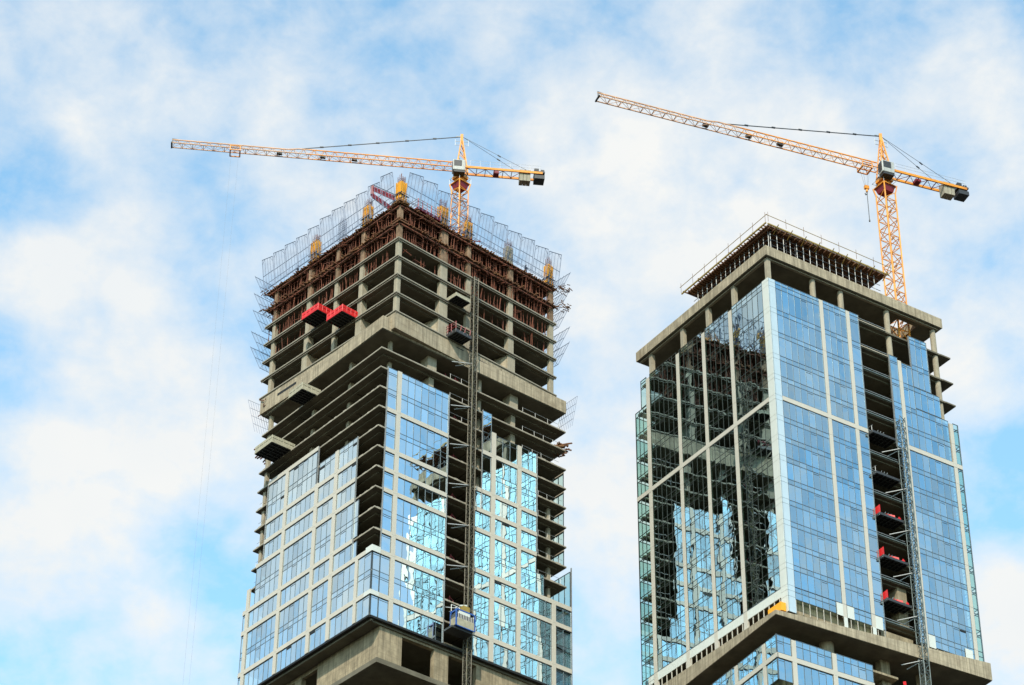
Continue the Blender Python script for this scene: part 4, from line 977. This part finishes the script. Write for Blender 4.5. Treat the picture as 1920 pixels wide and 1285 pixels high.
# ---- scaffold on the roof
S = Frame(*B.P(.55, 1.1, 0)[:2], 122.5, 32.5)
SU, SV, SZ = 19.4, 21.6, 222.6
SC = thing('roof_scaffold', S.P(10, 11, 218.1), 'dark scaffold with a timber deck and yellow edge rails on the right tower roof', 'scaffold')
mb = MB(); S.box(mb, 0, SU, 0, SV, SZ-.1, SZ+.06); mb.build('deck_boards', 'brown', SC)
mb = MB(); rr = random.Random(5)
u = .2
while u < SU: S.box(mb, u, u+.13, -.2-rr.uniform(0, .7), 9, SZ-.28, SZ-.11); u += rr.uniform(.45, .6)
u = .2
while u < SV: S.box(mb, -.2-rr.uniform(0, .7), 9, u, u+.13, SZ-.48, SZ-.3); u += rr.uniform(.8, 1.0)
mb.build('joists', 'brown', SC)
for j in range(5):
    for axis in (0, 1):
        n_ = 16 if axis == 0 else 17
        for i in range(n_):
            if len(SC.children) > 95: pass
            a = .9+i*(SU-1.4)/n_ if axis == 0 else .9+i*(SV-1.4)/n_
            b = .7+j*1.6
            if axis == 1 and j > 0 and a < 8: continue
            p = S.P(a, b, 0) if axis == 0 else S.P(b, a, 0)
            if j == 0: mb = MB(); mb.bar(p+Vector((0, 0, 218.12)), p+Vector((0, 0, SZ-.3)), .085); mb.build('standard', 'grey', SC)
            else:
                if i == 0 and axis == 0: deep = MB() if j == 1 else deep
                deep.bar(p+Vector((0, 0, 218.12)), p+Vector((0, 0, SZ-.3)), .07)
o = deep.build('inner_standards', 'dgrey', SC)  # inner standards and ledgers darkened; shade behind is put into the colour
mb = MB()
for j in range(5):
    b = .7+j*1.6
    for z in (218.9, 219.9, 220.9, 221.8):
        mb.bar(S.P(.9, b, z), S.P(SU-.6, b, z), .06); mb.bar(S.P(b, .9, z), S.P(b, SV-.6, z), .06)
mb.build('ledgers', 'dgrey', SC)
mb = MB()
for (a, b_, c_2) in (('u', SU, -.9), ('v', SV, -.9)):
    n_ = 7
    for i in range(n_+1):
        x = -.6+(b_+.9)*i/n_
        p = S.P(x, c_2, SZ-.2) if a == 'u' else S.P(c_2, x, SZ-.2)
        mb = MB(); mb.bar(p, p+Vector((0, 0, 1.7)), .05); mb.build('guard_post', 'brown', SC)
mb = MB()
for z in (SZ+.9,):
    mb.bar(S.P(-1, -.9, z), S.P(SU+.6, -.9, z), .065); mb.bar(S.P(-.9, -1, z), S.P(-.9, SV+.5, z), .065)
mb.bar(S.P(-.6, -.8, SZ-.32), S.P(SU+.4, -.75, SZ-.32), .16, .2); mb.bar(S.P(-.75, -.6, SZ-.5), S.P(-.75, SV, SZ-.5), .16, .2)
for i in range(9): x = 1+i*(SV-1.5)/8; mb.bar(S.P(-1.2, x, SZ-.3), S.P(.6, x+.4, SZ-.75), .1)
mb.build('edge_rail', 'yrail', SC)

# ================================================================== tower cranes
def crane(name, base, z0, zj, az, jl, cj, lab, trolley, hook, mw, ndl, ndr):
    X = Vector((math.cos(R(az)), math.sin(R(az)), 0)); Y = Vector((-X.y, X.x, 0)); Zu = Vector((0, 0, 1))
    c = Vector((base[0], base[1], 0)); t = thing('tower_crane', (base[0], base[1], z0), lab, 'tower crane', 'tower cranes above the towers')
    W = lambda x, y, z: c + X*x + Y*y + Zu*(zj+z)
    lattice_mast(t, c, z0, zj-4.4, mw, 'orange', ndl, ndr, step=1.75, cw=.20, bw=.085, name='mast')
    # ladder and hoses inside the mast
    mb = MB(); mb.bar(c+Zu*z0, c+Zu*(zj-5), .16); 
    z = z0
    while z < zj-6: mb.bar(c+V3(ndl)*(-mw/2)+Zu*z, c+V3(ndr)*(mw/2)*.3+Zu*(z+.2), .12, .3); z += 5.2
    mb.build('ladder', 'orangel', t)
    # collar with its deep red underside and walkway
    dl, dr = V3(ndl), V3(ndr)
    def sq(mb, h, za, zb, h2=None):
        h2 = h2 or h
        mb.hexa([c-dl*h-dr*h+Zu*za, c+dl*h-dr*h+Zu*za, c+dl*h+dr*h+Zu*za, c-dl*h+dr*h+Zu*za, c-dl*h2-dr*h2+Zu*zb, c+dl*h2-dr*h2+Zu*zb, c+dl*h2+dr*h2+Zu*zb, c-dl*h2+dr*h2+Zu*zb])
    mb = MB(); sq(mb, mw*.40, zj-4.3, zj-3.3, mw*.52); mb.build('collar', 'redd', t)
    mb = MB(); sq(mb, mw*.62, zj-3.28, zj-3.14)
    for s1 in (-1, 1):
        for s2 in (-1, 1): mb.bar(c+dl*s1*mw*.5+dr*s2*mw*.5+Zu*(zj-4.6), c+dl*s1*mw*.62+dr*s2*mw*.62+Zu*(zj-3.2), .2)
    mb.build('walkway', 'orange', t)
    mb = MB()
    hh = mw*.64
    for i in range(4):
        a = [(-1, -1), (1, -1), (1, 1), (-1, 1)]; p = c+dl*a[i][0]*hh+dr*a[i][1]*hh; q_ = c+dl*a[(i+1) % 4][0]*hh+dr*a[(i+1) % 4][1]*hh
        mb.bar(p+Zu*(zj-3.2), p+Zu*(zj-2.1), .06); mb.bar(p+Zu*(zj-2.15), q_+Zu*(zj-2.15), .04)
    mb.build('walkway_rail', 'grey', t)
    mb = MB(); sq(mb, .72, zj-3.12, zj-2.2); sq(mb, .95, zj-2.18, zj-1.6); mb.build('slewing_ring', 'orange', t)
    mb = MB(); sq(mb, .8, zj-1.58, zj-1.2); mb.build('turntable', 'dgrey', t)
    # tower head
    mb = MB(); top = W(-.1, 0, 7.0)
    for s in (-1, 1):
        for x in (-1.15, .85): mb.bar(W(x, s*.8, -1.2), top+Y*s*.16, .2)
        for i in range(5):
            a0 = i/6; a1 = (i+1)/6
            mb.bar(W(-1.15, s*.8, -1.2).lerp(top+Y*s*.16, a0), W(.85, s*.8, -1.2).lerp(top+Y*s*.16, a1), .09)
    for i in range(1, 6):
        for x in (-1.15, .85): mb.bar(W(x, -.8, -1.2).lerp(top, i/6), W(x, .8, -1.2).lerp(top, i/6), .08)
    mb.bar(top-Zu*.9, top+Zu*.45, .55, .45); mb.build('tower_head', 'orange', t)
    mb = MB(); mb.bar(top+X*.1+Zu*.1, top+X*1.0+Zu*.0, .12)
    for (x0, x1) in ((-1.1, -.3), (.3, 1.1)):
        for z in (-1.0, -1.8): mb.bar(top+X*x0+Zu*z, top+X*x1+Zu*z, .06)
    for x in (-1.1, 1.1): mb.bar(top+X*x-Zu*.6, top+X*x-Zu*1.9, .06)
    mb.build('head_platform', 'grey', t)
    # jib: one top chord, two bottom chords
    js = 1.0; hb = 1.25; wb = .62
    mb = MB(); mo = MB(); n = int(jl/1.75)
    def hgt(x): return 1.45 if x < jl*.6 else 1.15
    prev = None
    for i in range(n):
        x0 = js+(jl-js)*i/n; x1 = js+(jl-js)*(i+1)/n; h0, h1 = hgt(x0), hgt(x1)
        tgt = mo if x0 < jl*.5 else mb
        tgt.bar(W(x0, 0, h0), W(x1, 0, h1), .15)
        for s in (-1, 1):
            tgt.bar(W(x0, s*wb, 0), W(x1, s*wb, 0), .13)
            tgt.bar(W(x0, s*wb, 0), W((x0+x1)/2, 0, (h0+h1)/2), .06); tgt.bar(W((x0+x1)/2, 0, (h0+h1)/2), W(x1, s*wb, 0), .06)
        mb.bar(W(x0, -wb, 0), W(x0, wb, 0), .09)
        mb.bar(W(x0, -wb if i % 2 else wb, 0), W(x1, wb if i % 2 else -wb, 0), .05)
    mb.build('outer_jib', 'orangel', t); mo.build('jib', 'orange', t)
    mb = MB(); mb.bar(W(jl, -wb-.15, 0), W(jl, wb+.15, 0), .22); mb.bar(W(jl-.1, 0, 0), W(jl-.1, 0, 1.3), .16); mb.bar(W(jl, 0, 1.3), W(jl-.9, 0, 1.2), .14); mb.build('jib_tip', 'dgrey', t)
    mb = MB()
    for fx in (.36, .47, .62): mb.bar(W(jl*fx, -.1, .2), W(jl*fx+.9, -.1, .25), .5, .35)
    mb.build('pulley', 'dgrey', t)
    # hand line along the inner jib
    mb = MB(); x = 2
    while x < jl*.52: mb.bar(W(x, -wb, .05), W(x, -wb-.1, 1.0), .035); x += 2.2
    mb.bar(W(2, -wb-.1, 1.0), W(jl*.5, -wb-.1, 1.0), .03)
    mb.build('hand_line', 'orangel', t)
    # pendants
    mb = MB(); mb.bar(top+X*.2, W(jl*.57, 0, 1.35), .11); 
    for q_ in (.15, .32, .5, .67, .84): p = (top+X*.2).lerp(W(jl*.57, 0, 1.35), q_); mb.bar(p, p+X*.6-Zu*.06, .2)
    mb.build('jib_pendant', 'cable', t)
    mb = MB()
    for s in (-1, 1): mb.bar(top-X*.2, W(-cj*.80, s*.9, .35), .045); p = (top-X*.2).lerp(W(-cj*.80, s*.9, .35), .55); mb.bar(p, p-X*.5-Zu*.35, .15)
    mb.build('counter_pendant', 'cable', t)
    # counter jib
    mb = MB()
    mb.bar(W(-.6, .95, -.1), W(-cj, .95, -.1), .2, .42); mb.bar(W(-.6, -.95, -.1), W(-cj, -.95, -.1), .2, .42)
    mb.build('counter_jib', 'orange', t)
    mb = MB(); 
    for i in range(7):
        x = -1.2-i*(cj*.75)/7; mb.bar(W(x, -.8, -.2), W(x, .8, -.2), .1); mb.bar(W(x, -.8 if i % 2 else .8, -.2), W(x-cj*.107, .8 if i % 2 else -.8, -.2), .07)
    mb.hexa([W(-5.5, -.8, -.3), W(-6.4, -.8, -.3), W(-6.4, .2, -.3), W(-5.5, .2, -.3), W(-5.5, -.8, .2), W(-6.4, -.8, .2), W(-6.4, .2, .2), W(-5.5, .2, .2)])
    mb.build('counter_deck', 'redd', t)
    mb = MB()
    for s in (-1, 1):
        for i in range(8): x = -1.5-i*(cj-2)/7; mb.bar(W(x, s*1.15, 0), W(x, s*1.2, 1.15), .03)
        for z in (.6, 1.15): mb.bar(W(-1.5, s*1.2, z), W(-cj+.3, s*1.2, z), .025)
    mb.build('counter_rail', 'grey', t)
    for i in range(3):
        mb = MB(); x = -cj*.72-i*.62
        mb.hexa([W(x, -.7, -1.75), W(x-.56, -.7, -1.75), W(x-.56, .7, -1.75), W(x, .7, -1.75), W(x, -.8, .45), W(x-.56, -.8, .45), W(x-.56, .8, .45), W(x, .8, .45)]); mb.build('counterweight', 'cw', t)
    mb = MB(); x = -cj*.9; mb.hexa([W(x, -.9, -1.2), W(-cj-.35, -.9, -1.2), W(-cj-.35, .9, -1.2), W(x, .9, -1.2), W(x, -.9, -.45), W(-cj-.35, -.9, -.45), W(-cj-.35, .9, -.45), W(x, .9, -.45)]); mb.build('winch_box', 'dgrey', t)
    mb = MB(); mb.bar(W(-cj*.93, -.6, .75), W(-cj*.93, .6, .75), .75); mb.bar(W(-cj*.93-1.0, -.5, .7), W(-cj*.93-1.0, .5, .7), .6); mb.bar(W(-cj*.9, 0, .25), W(-cj-.4, 0, .25), 1.7, .3); mb.build('winch', 'dgrey', t)
    # cab, hung on the camera side of the head
    sd_ = 1 if (Y.dot(Vector((0, -1, 0))) > 0) else -1
    k = MB()
    def bx(mb, x0, x1, y0, y1, za, zb): mb.hexa([W(x0, y0, za), W(x1, y0, za), W(x1, y1, za), W(x0, y1, za), W(x0, y0, zb), W(x1, y0, zb), W(x1, y1, zb), W(x0, y1, zb)])
    y0, y1 = sorted((sd_*.95, sd_*2.4))
    bx(k, -.6, 1.5, y0, y1, -2.0, .2); cabo = k.build('cab', 'cabw', t)
    bv = cabo.modifiers.new('bevel', 'BEVEL'); bv.width = .12; bv.segments = 2
    wn = MB(); e = .03
    yo = sd_*2.4; ya, yb = sorted((yo, yo+sd_*e)); bx(wn, .0, 1.3, ya, yb, -1.2, .0)
    xo = 1.5; bx(wn, xo, xo+e, y0+.18, y1-.18, -1.7, .0)
    wn.build('window', 'dgrey', cabo)
    wn = MB(); bx(wn, .02, 1.28, min(ya, yb)-.0 if sd_ > 0 else ya, yb if sd_ > 0 else yb, -1.18, -.02)
    mb = MB(); bx(mb, -.5, 1.3, y0+.1, y1-.1, -2.35, -2.03); mb.build('cab_bracket', 'dgrey', t)
    mb = MB(); ys = sorted((sd_*-.95, sd_*-1.9)); bx(mb, -1.2, .4, ys[0], ys[1], -1.6, -.3); mb.build('switch_cabinet', 'grey', t)
    # trolley
    tx = trolley
    mb = MB()
    for s in (-1, 1):
        for x in (tx-.8, tx+.8): mb.bar(W(x, s*(wb+.25), .25), W(x, s*(wb+.25), -.65), .13)
        mb.bar(W(tx-.8, s*(wb+.25), -.6), W(tx+.8, s*(wb+.25), -.6), .15); mb.bar(W(tx-.9, s*(wb+.25), .2), W(tx+.9, s*(wb+.25), .2), .12)
    for x in (tx-.8, tx+.8): mb.bar(W(x, -wb-.25, -.6), W(x, wb+.25, -.6), .2)
    mb.build('trolley', 'orange', t)
    mb = MB()
    zh = hook
    for x in (tx-.6, tx+.6):
        for s in (-.4, .4): mb.bar(W(x, s, -.6), W(tx+(x-tx)*.35, s*.3, zh+.9), .03 if zh > -50 else .007)
    mb.build('hoist_rope', 'cable', t)
    mb = MB(); mb.bar(W(tx-.35, 0, zh+.55), W(tx+.35, 0, zh+.55), .45, .6); mb.bar(W(tx, 0, zh+.5), W(tx, 0, zh-.3), .3, .3); hb_ = mb.build('hook_block', 'orange', t)
    mb = MB(); mb.bar(W(tx, 0, zh-.3), W(tx, 0, zh-.75), .14); mb.bar(W(tx, 0, zh-.75), W(tx+.25, 0, zh-.95), .12); mb.bar(W(tx+.25, 0, zh-.95), W(tx+.35, 0, zh-.65), .1); mb.build('hook', 'dgrey', hb_)
    return t, W
crane('a', (-8.8, 325), 228, 266.1, -173.2, 47.6, 13.6, 'orange tower crane on the unfinished left tower, trolley far out on its jib', 37.2, -240, 1.95, AU.dl, AU.dr)
tb, Wb = crane('b', (56.55, 300), 212.0, 246.0, -159.7, 47.2, 13.9, 'orange tower crane with tall bare mast over the right tower, hook near its mast', 3.2, -4.6, 2.05, B.dl, B.dr)
mb = MB(); mb.bar(Wb(3.2, 0, -5.45), Wb(3.2, 0, -10.4), .10); mb.bar(Wb(3.2, 0, -10.3), Wb(3.2, 0, -10.6), .2)
solid('lifting_chain', mb, 'cable', 'straight dark lifting chain hanging from the hook of the right crane', 'chain')

# ================================================================== ground
mb = MB(); mb.quad([(-4000, -4000, -1.7), (4000, -4000, -1.7), (4000, 6000, -1.7), (-4000, 6000, -1.7)]); o = mb.build('ground', 'ground'); o['kind'] = 'structure'
